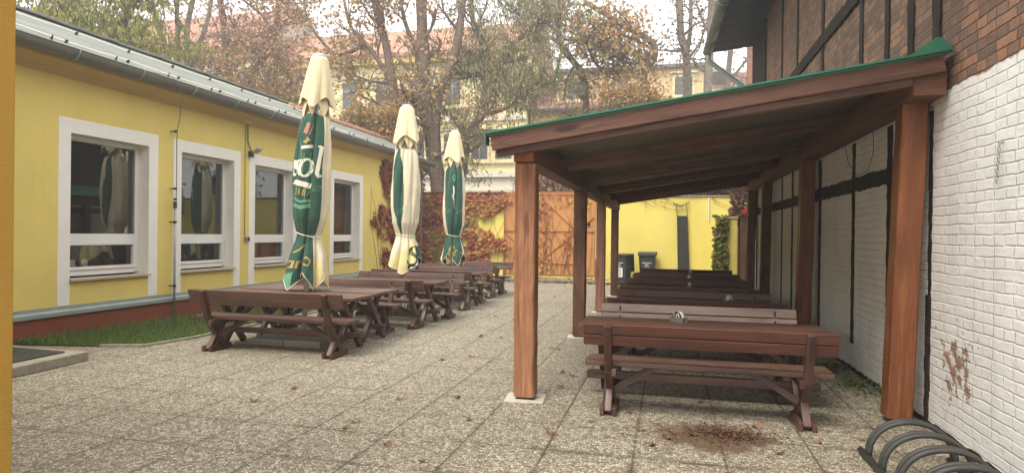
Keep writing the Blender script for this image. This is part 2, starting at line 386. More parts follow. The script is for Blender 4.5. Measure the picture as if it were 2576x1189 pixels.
def tiles(name,c1,c2,s=3.2):
    t=NT(name); p=t.pos(); X,Y,Z=t.sep(p)
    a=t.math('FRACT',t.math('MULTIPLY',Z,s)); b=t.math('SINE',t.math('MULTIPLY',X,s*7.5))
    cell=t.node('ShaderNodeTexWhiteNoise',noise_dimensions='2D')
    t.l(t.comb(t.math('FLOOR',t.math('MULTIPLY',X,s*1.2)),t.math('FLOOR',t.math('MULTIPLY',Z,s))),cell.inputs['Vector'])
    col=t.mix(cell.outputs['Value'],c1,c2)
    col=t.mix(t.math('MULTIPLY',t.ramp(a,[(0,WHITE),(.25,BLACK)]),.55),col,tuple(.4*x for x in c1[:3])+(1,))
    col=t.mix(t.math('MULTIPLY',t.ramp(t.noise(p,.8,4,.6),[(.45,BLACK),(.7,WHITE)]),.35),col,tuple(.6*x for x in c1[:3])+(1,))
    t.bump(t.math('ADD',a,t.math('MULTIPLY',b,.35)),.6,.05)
    return t.fin(col,.75,.25)
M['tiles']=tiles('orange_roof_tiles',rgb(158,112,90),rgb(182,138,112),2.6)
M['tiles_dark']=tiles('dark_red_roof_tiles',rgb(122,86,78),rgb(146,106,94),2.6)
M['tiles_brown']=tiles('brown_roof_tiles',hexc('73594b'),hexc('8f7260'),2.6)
M['house']=plaster('house_cream_render',rgb(222,210,160),.2,.1,20)
M['house2']=plaster('house_beige_render',hexc('cfb98d'),.2,.1,20)
M['house_white']=plaster('house_white_trim',rgb(212,206,186),.15,.1,20)
M['house_trim']=plaster('house_window_trim',rgb(214,202,160),.15,.1,20)
M['house_yel']=plaster('house_yellow_band',rgb(206,180,110),.15,.1,20)
M['gablewall']=plaster('grey_gable_render',hexc('ada694'),.2,.1,20)
def glass(name,refl=.11,tint=(.5,.5,.46,1)):
    t=NT(name)
    tr=t.node('ShaderNodeBsdfTransparent'); tr.inputs['Color'].default_value=tint
    gl=t.node('ShaderNodeBsdfGlossy'); gl.inputs['Roughness'].default_value=.015; gl.inputs['Color'].default_value=(.9,.93,.9,1)
    mx=t.node('ShaderNodeMixShader'); lw=t.node('ShaderNodeLayerWeight'); lw.inputs['Blend'].default_value=.35
    mx.inputs[0].default_value=refl
    t.l(tr.outputs[0],mx.inputs[1]); t.l(tr.outputs[0],mx.inputs[1]); t.l(gl.outputs[0],mx.inputs[2]); t.l(mx.outputs[0],t.out.inputs['Surface'])
    return t.m
M['glass']=glass('window_glass')
M['farglass']=plain('far_window_glass',hexc('4a4d4c'),.12,.6,0,.3,1.)
M['leaf_brown']=leafmat('brown_tree_leaves',[rgb(138,106,90),rgb(162,124,104),rgb(180,138,114),rgb(194,152,122),rgb(166,138,116),rgb(176,124,104)])
M['leaf_orange']=leafmat('orange_maple_leaves',[rgb(164,118,84),rgb(192,140,88),rgb(188,150,98),rgb(168,146,92),rgb(142,138,92),rgb(180,124,98)],posn=.35)
M['leaf_olive']=leafmat('olive_tree_leaves',[rgb(104,114,78),rgb(124,132,90),rgb(144,148,100),rgb(162,158,106),rgb(136,134,94),rgb(164,150,106)],posn=.3)
M['leaf_green']=leafmat('yellow_green_leaves',[rgb(100,108,60),rgb(122,130,68),rgb(144,148,76),rgb(166,160,80),rgb(134,134,76)],posn=.4)
M['leaf_dark']=leafmat('dark_dry_leaves',[rgb(86,66,58),rgb(104,80,68),rgb(122,90,76),rgb(98,78,74)])
M['ivy_red']=leafmat('red_creeper_leaves',[rgb(128,66,50),rgb(152,82,58),rgb(168,100,64),rgb(184,126,70),rgb(192,152,80),rgb(152,146,80)],trans=.25,posn=.9)
M['ivy_orange']=leafmat('rust_creeper_leaves',[rgb(134,72,44),rgb(160,90,50),rgb(148,76,46),rgb(176,114,56),rgb(120,68,46),rgb(166,130,66)],trans=.25,posn=.9)
M['ivy_green']=leafmat('green_ivy_leaves',[hexc('3c4a24'),hexc('53612c'),hexc('6c7034'),hexc('7a6b3b')],trans=.2)
M['litter']=leafmat('fallen_leaf_litter',[rgb(90,68,54),rgb(112,84,64),rgb(128,96,74),rgb(146,112,86),rgb(102,80,66)],trans=.1)
M['mulch']=leafmat('crushed_leaf_bits',[rgb(78,56,42),rgb(96,66,48),rgb(112,78,56),rgb(88,62,48)],trans=.05)
M['grass']=leafmat('lawn_grass',[rgb(78,104,50),rgb(92,122,56),rgb(106,138,64),rgb(124,146,78)],trans=.25)
M['weed']=leafmat('weed_leaves',[hexc('47562c'),hexc('57663a'),hexc('6a7444')],trans=.2)
M['stem']=plain('creeper_stem',hexc('7a5233'),.9,.1)
M['soil']=plain('soil',hexc('574a38'),.95,.1,0,.25,8,.5,40)

# ------------------------------------------------------------------ the ground
g=MB(); g.quad((-90,-30,-.06),(70,-30,-.06),(70,120,-.06),(-90,120,-.06)); tag(g.build('ground',M['soil']),kind='structure')
g=MB(); g.quad((-8.72,-6,0),(2.3,-6,0),(2.3,22.2,0),(-8.72,22.2,0)); tag(g.build('paving',M['ground']),kind='structure')
# lawn strip beside the yellow building
lawn=[(-8.71,6.86),(-7.5,7.1),(-6.95,7.28),(-6.8,8.0),(-6.78,12),(-6.8,17.5),(-8.71,17.5)]
g=MB(); g.add([(x,y,.012) for x,y in lawn],[tuple(range(len(lawn)))]); tag(g.build('lawn_soil',M['soil']),kind='structure')
k=MB()
for a,b in zip(lawn[1:5],lawn[2:6]):
    k.bar((a[0],a[1],.012),(b[0],b[1],.012),.05,.05)
tag(k.build('lawn_edging',M['concrete'],bevel=.005),kind='structure')
def inpoly(x,y,P):
    c=False; j=len(P)-1
    for i in range(len(P)):
        if (P[i][1]>y)!=(P[j][1]>y) and x<(P[j][0]-P[i][0])*(y-P[i][1])/(P[j][1]-P[i][1])+P[i][0]: c=not c
        j=i
    return c
rg=random.Random(3); gm=MB(); n=0
while n<17000:
    y=6.9+10.5*rg.random()**1.7; x=rg.uniform(-8.7,-6.8)
    if not inpoly(x,y,lawn): continue
    n+=1; h=rg.uniform(.035,.085)*(1.6 if x<-8.55 and rg.random()<.4 else 1); a=rg.uniform(0,6.28); w=.004+.003*rg.random(); l=rg.uniform(0,.05)
    dx,dy=math.cos(a)*w,math.sin(a)*w; ex,ey=rg.uniform(-l,l),rg.uniform(-l,l)
    gm.add([(x-dx,y-dy,.012),(x+dx,y+dy,.012),(x+ex*.5+dx*.7,y+ey*.5+dy*.7,.012+h*.6),(x+ex,y+ey,.012+h)],[(0,1,2),(0,2,3)])
tag(gm.build('grass',M['grass'],fix=False),'short green lawn grass along the foot of the red plinth','grass',kind='stuff')

# ------------------------------------------------------------------ yellow building on the left
WX=-8.74
bld=thing('yellow_building','long low yellow plastered building with white framed windows and grey roof','building',(WX,5,0))
bld.location=(0,0,0)
wins=[(7.53,9.42),(9.78,11.65),(11.94,13.81),(15.32,17.2)]
TW=.2; ZT=3.27; ZO=3.05; ZS=.84
w=MB()
ys=sorted({3.5,21.85}|{y for a,b in wins for y in (a+TW,b-TW)}); zs=[.45,ZS,ZO,4.02]
for i in range(len(ys)-1):
    for j in range(3):
        ym=(ys[i]+ys[i+1])/2
        if j==1 and any(a<ym<b for a,b in wins): continue
        w.quad((WX,ys[i],zs[j]),(WX,ys[i+1],zs[j]),(WX,ys[i+1],zs[j+1]),(WX,ys[i],zs[j+1]))
for a,b in wins:   # reveals in the wall's thickness
    a2,b2=a+TW,b-TW; xr=WX-.3
    w.quad((WX,a2,ZS),(WX,a2,ZO),(xr,a2,ZO),(xr,a2,ZS),1); w.quad((WX,b2,ZS),(WX,b2,ZO),(xr,b2,ZO),(xr,b2,ZS),1)
    w.quad((WX,a2,ZO),(WX,b2,ZO),(xr,b2,ZO),(xr,a2,ZO),1); w.quad((WX,a2,ZS),(WX,b2,ZS),(xr,b2,ZS),(xr,a2,ZS),1)
w.quad((WX,21.85,0),(WX,21.85,4.02),(-13,21.85,4.02),(-13,21.85,0)); w.quad((WX,3.5,0),(WX,3.5,4.02),(-13,3.5,4.02),(-13,3.5,0)); w.quad((-13,3.5,0),(-13,21.85,0),(-13,21.85,5),(-13,3.5,5))
w.build('wall',[M['yellow'],M['white']],bld)
pl=MB(); pl.box((WX-.04,12.7,.17),(.12,18.3,.36)); pl.build('plinth',M['plinth'],bld)
fl=MB(); fl.poly([(WX+.004,.455),(WX+.016,.455),(WX+.02,.405),(WX+.055,.375),(WX+.055,.32),(WX+.004,.32)],3.5,21.8); 
fl.build('plinth_flashing',M['flash'],bld)
sm=MB()
for i in range(30): sm.tube([(WX+.018,6.9+i*.5,.43),(WX+.03,6.9+i*.5,.43)],.008,6)
sm.build('flashing_screws',M['steel'],bld)
cn=MB(); cn.poly([(WX-.02,3.86),(WX+.03,3.86),(WX+.06,3.93),(WX+.2,3.985),(WX+.34,4.0),(WX+.34,4.14),(WX-.02,4.14)],3.5,21.8); cn.build('cornice',M['cornice'],bld)
# roof
rf=MB(); ex,ez,rx,rz=-8.36,4.19,-10.9,5.35
nseg=40
for i in range(nseg):
    y0=3.4+(22.0-3.4)*i/nseg; y1=3.4+(22.0-3.4)*(i+1)/nseg
    rf.quad((ex,y0,ez),(ex,y1,ez),(rx,y1,rz),(rx,y0,rz)); rf.quad((rx,y0,rz),(rx,y1,rz),(-13.4,y1,ez),(-13.4,y0,ez))
    rf.quad((ex,y0,ez-.04),(ex,y1,ez-.04),(ex,y1,ez),(ex,y0,ez))
rf.quad((ex,22,ez-.04),(ex,22,ez),(rx,22,rz),(rx,22,rz-.04)); rf.quad((ex,3.4,ez-.04),(ex,3.4,ez),(rx,3.4,rz),(rx,3.4,rz-.04))
roof=rf.build('roof',M['shingle'],bld,fix=False)
rp=MB(); rr=random.Random(4)
for i in range(62):
    y=3.4+i*.3; rp.box((rx,y+.15,rz+.02+rr.uniform(-.008,.008)),(.22,.31,.05),Matrix.Rotation(rr.uniform(-.03,.03),3,'Y'))
rp.build('ridge_caps',M['shingle'],roof,bevel=.01)
rt=MB()
for i in range(26):
    y=16.2+i*.22; rt.tube([(rx+.55,y,rz-.23),(rx+.55,y+.24,rz-.23)],[.075,.085],8)
    rt.tube([(rx+.35,y,rz-.13),(rx+.35,y+.24,rz-.13)],[.075,.085],8)
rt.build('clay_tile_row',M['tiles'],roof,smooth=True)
ft=MB(); ft.box((-10.25,16.5,5.06),(.5,1.3,.05),Matrix.Rotation(R(27),3,'Y')); ft.build('raised_patch',M['shingle'],roof,bevel=.006)
for i in range(14):
    sg=MB(); y=6.2+i*1.1; sg.poly([(-8.62,4.3),(-8.6,4.38),(-8.66,4.31)],y,y+.02); sg.build('snow_guard',M['dark_metal'],roof)
gt=MB(); gr=.14; gx,gz=-8.30,4.15
prof=[(gx+gr*math.cos(a),gz+gr*math.sin(a)) for a in [R(180+i*15) for i in range(13)]]
prof2=[(gx+(gr-.006)*math.cos(a),gz+(gr-.006)*math.sin(a)) for a in [R(360-i*15) for i in range(13)]]
P=prof+prof2
for i in range(18): gt.poly(P,3.5+i*1.02,3.5+(i+1)*1.02-.002)
gt.tube([(gx+gr,3.5,gz),(gx+gr,21.9,gz)],.011,6)
gut=gt.build('gutter',M['zinc'],bld)
for i in range(16):
    y=3.9+i*1.15; b=MB(); b.tube([(gx+(gr+.006)*math.cos(R(180+a)),y,gz+(gr+.006)*math.sin(R(180+a))) for a in range(0,181,15)],.011,6); b.build('gutter_bracket',M['flash'],gut,smooth=True)
dpx,dpy=-8.62,21.45
dp=MB(); dp.tube([(gx,dpy,gz-.07),(gx,dpy,3.85),(dpx-.02,dpy,3.55),(dpx,dpy,3.4),(dpx,dpy,.6),(dpx,dpy,.45),(dpx+.1,dpy-.08,.33),(dpx+.25,dpy-.16,.3)],.05,10); dp.build('downpipe',M['zinc'],bld,smooth=True)
# windows
for wi,(a,b) in enumerate(wins):
    a2,b2=a+TW,b-TW; xg=WX-.24
    W=MB()   # painted band round the opening, on the wall's face
    for y0,y1,z0,z1 in ((a,a2,.46,ZT),(b2,b,.46,ZT),(a2,b2,ZO,ZT)):
        W.box((WX+.001,(y0+y1)/2,(z0+z1)/2),(.008,y1-y0,z1-z0))
    win=W.build('window',M['white'],bld)
    F=MB(); fw=.075; zt1,zt0=1.53,1.40
    F.box((xg,a2+fw/2+.002,(ZS+ZO)/2+.02),(.07,fw,ZO-ZS-.05)); F.box((xg,b2-fw/2-.002,(ZS+ZO)/2+.02),(.07,fw,ZO-ZS-.05))
    F.box((xg,(a+b)/2,ZO-fw/2-.002),(.069,b2-a2-2*fw-.004,fw)); F.box((xg,(a+b)/2,ZS+.075),(.069,b2-a2-2*fw-.004,.085)); F.box((xg,(a+b)/2,(zt0+zt1)/2),(.069,b2-a2-2*fw-.004,zt1-zt0))
    # opening sash at the bottom
    s0,s1,y0,y1=ZS+.12,zt0-.002,a2+fw+.002,b2-fw-.002; q=.05
    F.box((xg+.022,y0+q/2,(s0+s1)/2),(.075,q,s1-s0)); F.box((xg+.022,y1-q/2,(s0+s1)/2),(.075,q,s1-s0)); F.box((xg+.022,(y0+y1)/2,s1-q/2),(.074,y1-y0-2*q,q)); F.box((xg+.022,(y0+y1)/2,s0+q/2),(.074,y1-y0-2*q,q))
    F.build('frame',M['pvc'],win,bevel=.006)
    tl=.024; G=MB(); G.quad((xg-.012-tl,y0,zt1),(xg-.012+tl,y1,zt1),(xg-.012+tl,y1,ZO-fw),(xg-.012-tl,y0,ZO-fw)); G.build('pane',M['glass'],win)
    G=MB(); G.quad((xg+.01,y0+q,s0+q),(xg+.01,y1-q,s0+q),(xg+.01,y1-q,s1-q),(xg+.01,y0+q,s1-q)); G.build('pane',M['glass'],win)
    S=MB(); S.box((WX-.055,(a+b)/2,ZS-.012),(.24,b2-a2+.02,.03)); S.build('sill',M['sill'],win,bevel=.005)
    Cu=MB()
    for i in range(7):
        yy=b2-.3+i*.045; Cu.quad((xg-.12-.03*(i%2),yy,ZS),(xg-.12-.03*((i+1)%2),yy+.045,ZS),(xg-.12-.03*((i+1)%2),yy+.045,ZO),(xg-.12-.03*(i%2),yy,ZO))
    Cu.build('curtain',M['curtain'],win)
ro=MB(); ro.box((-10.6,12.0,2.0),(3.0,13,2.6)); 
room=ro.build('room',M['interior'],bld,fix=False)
# the two folded paper stands inside the first windows
for i,(y,x) in enumerate(((8.05,-9.06),(8.28,-9.07),(10.25,-9.06))):
    m=MB(); m.poly([(x-.03,.0),(x+.03,.0),(x,.17)],y-.05,y+.05); o=m.build('menu_stand',M['paper']); o.location=(0,0,.95)
    tag(o,['white paper table stand behind the glass of the nearest window, left one','white paper table stand behind the glass of the nearest window, right one','white paper stand behind the lower glass of the second nearest window'][i],'menu stand')
ws=MB(); ws.box((-9.1,12.3,.92),(.18,9.9,.05)); ws.build('window_board',M['bench_top'],bld)

# lightning conductor
lc=thing('lightning_conductor','thin bent wire and grey tube of a lightning conductor beside the nearest window','conductor',(WX,9.75,0)); lc.location=(0,0,0)
yb=9.72
m=MB(); m.tube([(-8.62,8.9,4.29),(-8.5,9.05,4.27),(-8.3,9.2,4.24),(-8.2,9.28,4.15),(-8.25,9.4,3.95),(-8.45,9.6,3.6),(WX+.13,yb,3.4),(WX+.12,yb,3.2),(WX+.1,yb+.03,2.6),(WX+.12,yb,2.1),(WX+.1,yb,2.02)],.009,6); m.build('wire',M['cable'],lc,smooth=True)
m=MB(); m.tube([(WX+.1,yb,2.02),(WX+.1,yb,.0)],.021,10); m.build('tube',M['steel'],lc,smooth=True)
for z in (3.38,2.35,1.75,.6):
    m=MB(); m.tube([(WX-.01,yb-.02,z),(WX+.12,yb,z)],.012,6); m.tube([(WX+.1,yb,z-.02),(WX+.1,yb,z+.02)],.03,8); m.build('clamp',M['dark_metal'],lc)
m=MB(); m.tube([(WX+.1,yb,2.0),(WX+.1,yb,2.12)],.03,8); m.tube([(WX+.1,yb,2.14),(WX+.1,yb,2.18)],.028,8); m.build('coupling',M['dark_metal'],lc)
for nm,xx,zo in (('lower',-8.75,.05),('upper',-10.15,.06)):
    t=(ex-xx)/(ex-rx); zz=ez+(rz-ez)*t+zo-.02
    o=thing('roof_wire','bright wire clipped along the grey roof, '+('near its gutter' if nm=='lower' else 'near its ridge'),'wire',(0,0,0))
    pts=[]
    y=4.0
    while y<(9.0 if nm=='x' else 17.5): pts.append((xx,y,zz+.01*math.sin(y*3))); y+=.6
    m=MB(); m.tube(pts,.011,5); m.build('wire',M['offwhite'],o,smooth=True)
    for i in range(11):
        y=5.4+i*1.12+(.3 if nm=='upper' else 0); m=MB(); m.box((xx,y,zz-.02),(.035,.035,.06)); m.box((xx+.015,y,zz+.005),(.05,.03,.025)); m.build('clip',M['dark_metal'],o,bevel=.004)
# flood lamp with its cable, and a small socket box
fl=thing('flood_lamp','small grey flood lamp on a cable between the second and third window','lamp',(WX,11.93,3.2)); fl.location=(0,0,0)
m=MB(); m.tube([(WX+.02,11.85,3.98),(WX+.025,11.86,3.5),(WX+.05,11.9,3.36),(WX+.06,11.93,3.3)],.016,6); m.tube([(WX+.015,11.78,3.98),(WX+.015,11.79,1.5)],.008,5); m.build('cable',M['cable'],fl,smooth=True)
m=MB(); m.box((WX+.05,11.93,3.25),(.08,.09,.12)); m.build('bracket',M['dark_metal'],fl,bevel=.006)
m=MB(); m.box((WX+.15,12.0,3.33),(.16,.16,.035),Matrix.Rotation(R(-30),3,'Y')); m.build('lamp_head',M['steel'],fl,bevel=.006)
m=MB(); m.box((WX+.03,11.82,4.0-.06),(.06,.22,.05)); m.build('junction_box',M['pvc'],fl,bevel=.005)
sb=thing('socket_box','small grey and black socket box on yellow wall left of the third window','socket',(WX,11.85,1.4)); sb.location=(0,0,0)
m=MB(); m.box((WX+.025,11.82,1.43),(.05,.06,.1)); m.build('box',M['cable'],sb,bevel=.006)
m=MB(); m.box((WX+.03,11.88,1.43),(.06,.055,.09)); m.build('cover',M['black'],sb,bevel=.006)
# doorstep with mat
st=MB(); st.poly([(-8.68,4.2),(-6.72,4.2),(-6.84,6.32),(-7.6,6.32),(-8.68,6.45)],.0,.115,ax=2); tag(st.build('doorstep',M['concrete'],bevel=.012),'low grey concrete doorstep at the left edge','doorstep')
st=MB(); st.poly([(-8.5,4.4),(-6.93,4.4),(-7.02,6.16),(-8.45,6.24)],.116,.132,ax=2); tag(st.build('rubber_mat',M['mat'],bevel=.004),'dark rubber mat lying on the concrete doorstep','mat')
# ochre corner close to the camera
oc=MB(); oc.box((-6.04,.9,2.6),(6.0,3.0,5.6)); tag(oc.build('ochre_wall_corner',M['ochre'],bevel=.012),'rough ochre plaster wall corner at the very left edge','wall')

# ------------------------------------------------------------------ brick building on the right
BX=2.2
brk=thing('brick_building','old timber framed brick building with lower wall painted white','building',(0,0,0))
m=MB(); m.quad((BX,-1,-.02),(BX,18.15,-.02),(BX,18.15,6.75),(BX,-1,6.75)); m.quad((BX,18.15,-.02),(BX+5,18.15,-.02),(BX+5,18.15,9),(BX,18.15,6.75)); m.build('wall',M['brick'],brk)
def rough_bar(y0,y1,z0,z1,thick=.012,vert=True,rs=1):
    "flat old timber in the wall's face with an uneven edge"
    rq=random.Random(rs); b=MB(); N=max(2,int((z1-z0 if vert else y1-y0)/.07)); L=[];Rr=[]
    for i in range(N+1):
        t=i/N
        if vert: z=z0+(z1-z0)*t; L.append((y0+rq.uniform(-.012,.012),z)); Rr.append((y1+rq.uniform(-.012,.012),z))
        else: y=y0+(y1-y0)*t; L.append((y,z0+rq.uniform(-.012,.012))); Rr.append((y,z1+rq.uniform(-.012,.012)))
    for i in range(N):
        q=[L[i],L[i+1],Rr[i+1],Rr[i]]; x=BX-thick
        b.add([(x,a,c) for a,c in q],[(0,1,2,3)],0,[((c if vert else a)+rs*3,a*.9,0) for a,c in q])
        for e in ((L[i],L[i+1]),(Rr[i],Rr[i+1])):
            b.add([(x,e[0][0],e[0][1]),(x,e[1][0],e[1][1]),(BX+.01,e[1][0],e[1][1]),(BX+.01,e[0][0],e[0][1])],[(0,1,2,3)])
    return b.build('timber_stud' if vert else 'timber_rail',M['old_timber'],brk)
i=0
for y,wd,z0,z1 in ((6.2,.08,-.02,1.12),(7.21,.13,.9,2.75),(8.5,.1,.33,2.75),(10.25,.12,0,2.75),(12.4,.11,0,2.8),(13.47,.1,0,2.8),(15.3,.12,0,2.8),(17.1,.12,0,2.8),
                   (6.07,.16,2.9,6.7),(6.66,.14,2.95,6.7),(7.33,.12,2.95,6.7),(8.25,.12,2.95,6.7),(10.2,.14,2.95,6.7),(12.1,.1,2.95,6.7),(13.67,.12,2.95,6.7)):
    i+=1; rough_bar(y-wd/2,y+wd/2,z0,z1,.012 if z0<2.8 else .02,True,i)
rough_bar(6.3,17.9,2.16,2.33,.009,False,50); rough_bar(-1,14.6,4.42,4.6,.035,False,51); rough_bar(-1,18,-.02,.05,.006,False,52); rough_bar(6.14,6.21,.3,2.7,.006,True,53)
m=MB()
for i in range(8): m.box((BX-.02,15.95+i*.285,4.9),(.05,.275,3.6))
m.build('corner_boarding',M['old_timber'],brk,bevel=.006)
# eaves
e0,e1=-1,18.25
def ex_at(y): return 1.07+(18.2-y)*.024
m=MB(); N=60
for i in range(N):
    for j in range(8):
        def pt(ii,jj):
            y=e0+(e1-e0)*ii/N; x=ex_at(y)+(BX+.3-ex_at(y))*jj/8; return (x,y,6.62+.16*jj/8+.012*(jj%2)+.01*(ii%2))
        m.quad(pt(i,j),pt(i+1,j),pt(i+1,j+1),pt(i,j+1))
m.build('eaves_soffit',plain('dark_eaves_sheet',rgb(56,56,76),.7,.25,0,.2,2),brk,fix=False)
m=MB(); m.add([(.98,e0,6.78),(.98,e1+.1,6.78),(4.5,e1+.1,8.4),(4.5,e0,8.4)],[(0,1,2,3)]); m.add([(.98,e1+.1,6.70),(.98,e1+.1,6.78),(4.5,e1+.1,8.4),(4.5,e1+.1,8.3)],[(0,1,2,3)]); m.build('roof',M['tiles_brown'],brk,fix=False)
m=MB(); pr=[]
for i in range(14):
    ya=e0+(e1-e0)*i/14; yb2=e0+(e1-e0)*(i+1)/14
    m.tube([(ex_at(ya)-.06,ya,6.66),(ex_at(yb2)-.06,yb2-.003,6.66)],.125,14)
g2=m.build('gutter',M['zinc'],brk,smooth=True)
for i in range(14):
    y=e0+.4+i*1.35; b=MB(); b.tube([(ex_at(y)-.06,y,6.66),(ex_at(y)-.06,y+.03,6.66)],.132,14); b.build('gutter_bracket',M['flash'],g2,smooth=True)
m=MB(); m.tube([(1.03,18.1,6.6),(1.03,18.1,6.42),(1.06,18.12,6.36),(2.1,18.22,5.55),(2.14,18.2,5.4),(2.14,18.2,3.3)],.07,10); m.build('downpipe',M['steel'],brk,smooth=True)
# chain hanging from a hook
ch=MB(); ch.tube([(BX+.02,4.96,2.26),(BX-.03,4.96,2.26)],.008,6)
for i in range(11):
    z=2.24-i*.024; pts=[]
    for k in range(9):
        a=k/8*2*math.pi; c,s_=math.cos(a)*.008,math.sin(a)*.017
        pts.append((BX-.028+(c if i%2 else 0),4.96+(0 if i%2 else c)+.003*i,z+s_))
    ch.tube(pts,.0032,5,cap=False)
tag(ch.build('chain',M['steel'],smooth=True),'short steel chain hanging on the white brick wall','chain')

# ------------------------------------------------------------------ timber shelter
sh=thing('wooden_shelter','open timber lean-to shelter with green sheet roof against the brick building','shelter',(0,0,0))
def post(x,y,z1,wd,mat,lean=0,z0=.035,lab=None,foot=True):
    m=MB(); n=14; h=wd/2; rq=random.Random(int(x*100+y*37)); 
    rings=[]
    o=rq.random()*30
    vs=[];gs=[];fs=[]
    for i in range(n+1):
        z=z0+(z1-z0)*i/n; cx=x+lean*(i/n)
        c=h*.12
        sec=[(-h+c,-h),(h-c,-h),(h,-h+c),(h,h-c),(h-c,h),(-h+c,h),(-h,h-c),(-h,-h+c)]
        for a,b in sec:
            j=.0035; vs.append((cx+a+rq.uniform(-j,j),y+b+rq.uniform(-j,j),z)); gs.append((z+o,a+o,b))
    for i in range(n):
        for k in range(8): fs.append((i*8+k,i*8+(k+1)%8,(i+1)*8+(k+1)%8,(i+1)*8+k))
    fs+= [tuple(range(7,-1,-1)),tuple(range(n*8,n*8+8))]
    m.add(vs,fs,0,gs); p=m.build('post',mat,sh)
    if lab: p['label']=lab
    if foot:
        b=MB(); b.box((x,y,.02),(wd*.75,wd*.75,.04)); b.build('post_shoe',M['dark_metal'],p)
        b=MB(); b.box((x,y,.004),(wd*1.9,wd*1.75,.012),Matrix.Rotation(.1,3,'Z')); b.build('concrete_pad',M['pad'],sh,bevel=.004)
    return p
post(-1.33,6.08,2.285,.2,M['post_honey'],-.01,lab='honey coloured cracked front post')
post(-1.33,9.98,2.285,.19,M['post_brown'])
post(-1.34,13.3,2.285,.185,M['post_red'])
post(-1.36,17.15,2.285,.19,M['post_brown'])
post(1.97,6.22,2.76,.2,M['post_red'],.09,.05,'orange brown leaning front post',False)
b=MB(); b.box((2.02,6.2,.025),(.13,.13,.05)); b.build('concrete_pad',M['pad'],sh,bevel=.005)
post(2.0,10.4,2.76,.2,M['post_red'],.05); post(2.02,14.45,2.76,.2,M['post_brown'],.03); post(2.04,17.0,2.76,.2,M['post_brown'],.02)
m=MB(); m.box((-1.34,6.6,2.395),(.2,1.35,.21)); m.box((-1.34,9.1,2.395),(.2,3.64,.21)); m.box((-1.345,14.15,2.39),(.19,6.45,.21)); m.build('beam',[M['beam']],sh,bevel=.012)
m=MB(); m.box((-1.34,5.922,2.395),(.192,.006,.2)); m.build('beam_end',M['end_grain'],sh,bevel=.002)
m=MB(); m.box((2.05,9.0,2.875),(.24,6.4,.23)); m.box((2.05,14.8,2.865),(.235,5.18,.2)); m.build('purlin',M['beam'],sh,bevel=.014)
m=MB(); m.box((2.05,5.796,2.875),(.232,.008,.222)); m.build('purlin_end',M['end_grain2'],sh,bevel=.002)
slope=(3.08-2.53)/(2.12+1.6); ang=math.atan(slope); RM=Matrix.Rotation(-ang,3,'Y')
def ztop(x): return 2.53+(x+1.6)*slope
Lr=3.74/math.cos(ang)
for i,y in enumerate((5.755,5.86,8.1,10.3,12.5,14.7,16.9)):
    m=MB(); xm=.26
    if i==0: m.box((xm,y,ztop(xm)-.075),(Lr,.05,.145),RM); m.build('fascia',M['fascia'],sh,bevel=.006)
    else:
        dz=.10 if i==1 else .09
        m.box((xm,y,ztop(xm)-dz-(.02 if i==1 else .004)),(Lr-.04,.09,.15 if i>1 else .16),RM); m.build('rafter',M['beam'] if i>1 else M['fascia'],sh,bevel=.006)
rs=MB(); N=52
for i in range(N):
    y0=5.70+(17.45-5.70)*i/N; y1=5.70+(17.45-5.70)*(i+1)/N
    za=[.0,.0,.03,.03][i%4]; zb_=[.0,.03,.03,.0][i%4]
    za=[0,0,.016,.016][i%4]; zb_=[0,.016,.016,0][i%4]
    for top,mi in ((.010,0),(.003,1)):
        rs.quad((-1.66,y0,ztop(-1.66)+top+za),(-1.66,y1,ztop(-1.66)+top+zb_),(2.17,y1,ztop(2.17)+top+zb_),(2.17,y0,ztop(2.17)+top+za),mi)
rs.build('roof_sheet',[M['green'],M['underside']],sh,fix=False)
m=MB(); m.box((.27,5.722,ztop(.27)+.010),(Lr+.1,.012,.04),RM); m.build('edge_flashing',M['green'],sh)
m=MB(); m.box((-1.665,5.78,2.49),(.012,.12,.11)); m.build('corner_flashing',M['green'],sh)
m=MB(); m.add([(1.88,5.715,3.075),(2.17,5.715,3.115),(2.165,5.715,3.135),(2.10,5.715,3.205),(2.06,5.715,3.205)],[(0,1,2,3,4)],0)
m.add([(2.06,5.715,3.205),(2.10,5.715,3.205),(2.165,5.715,3.135),(2.17,5.715,3.115),(2.19,17.4,3.115),(2.19,17.4,3.24),(2.1,17.4,3.25)],[(0,1,5,6),(1,2,4,5),(2,3,4)],0); m.build('wall_flashing',M['green'],sh,fix=False)
m=MB(); m.tube([(2.06,7.3,2.74),(2.08,7.35,2.5),(2.1,7.6,2.33),(2.1,8.0,2.32),(2.08,8.3,2.5),(2.05,8.35,2.75)],.004,5); m.tube([(1.9,6.9,2.78),(1.95,7.3,2.72),(2.02,8.0,2.7)],.005,5)
tag(m.build('hanging_cable',M['bark'],smooth=True),'thin dark cable sagging below the right beam of the shelter','cable')

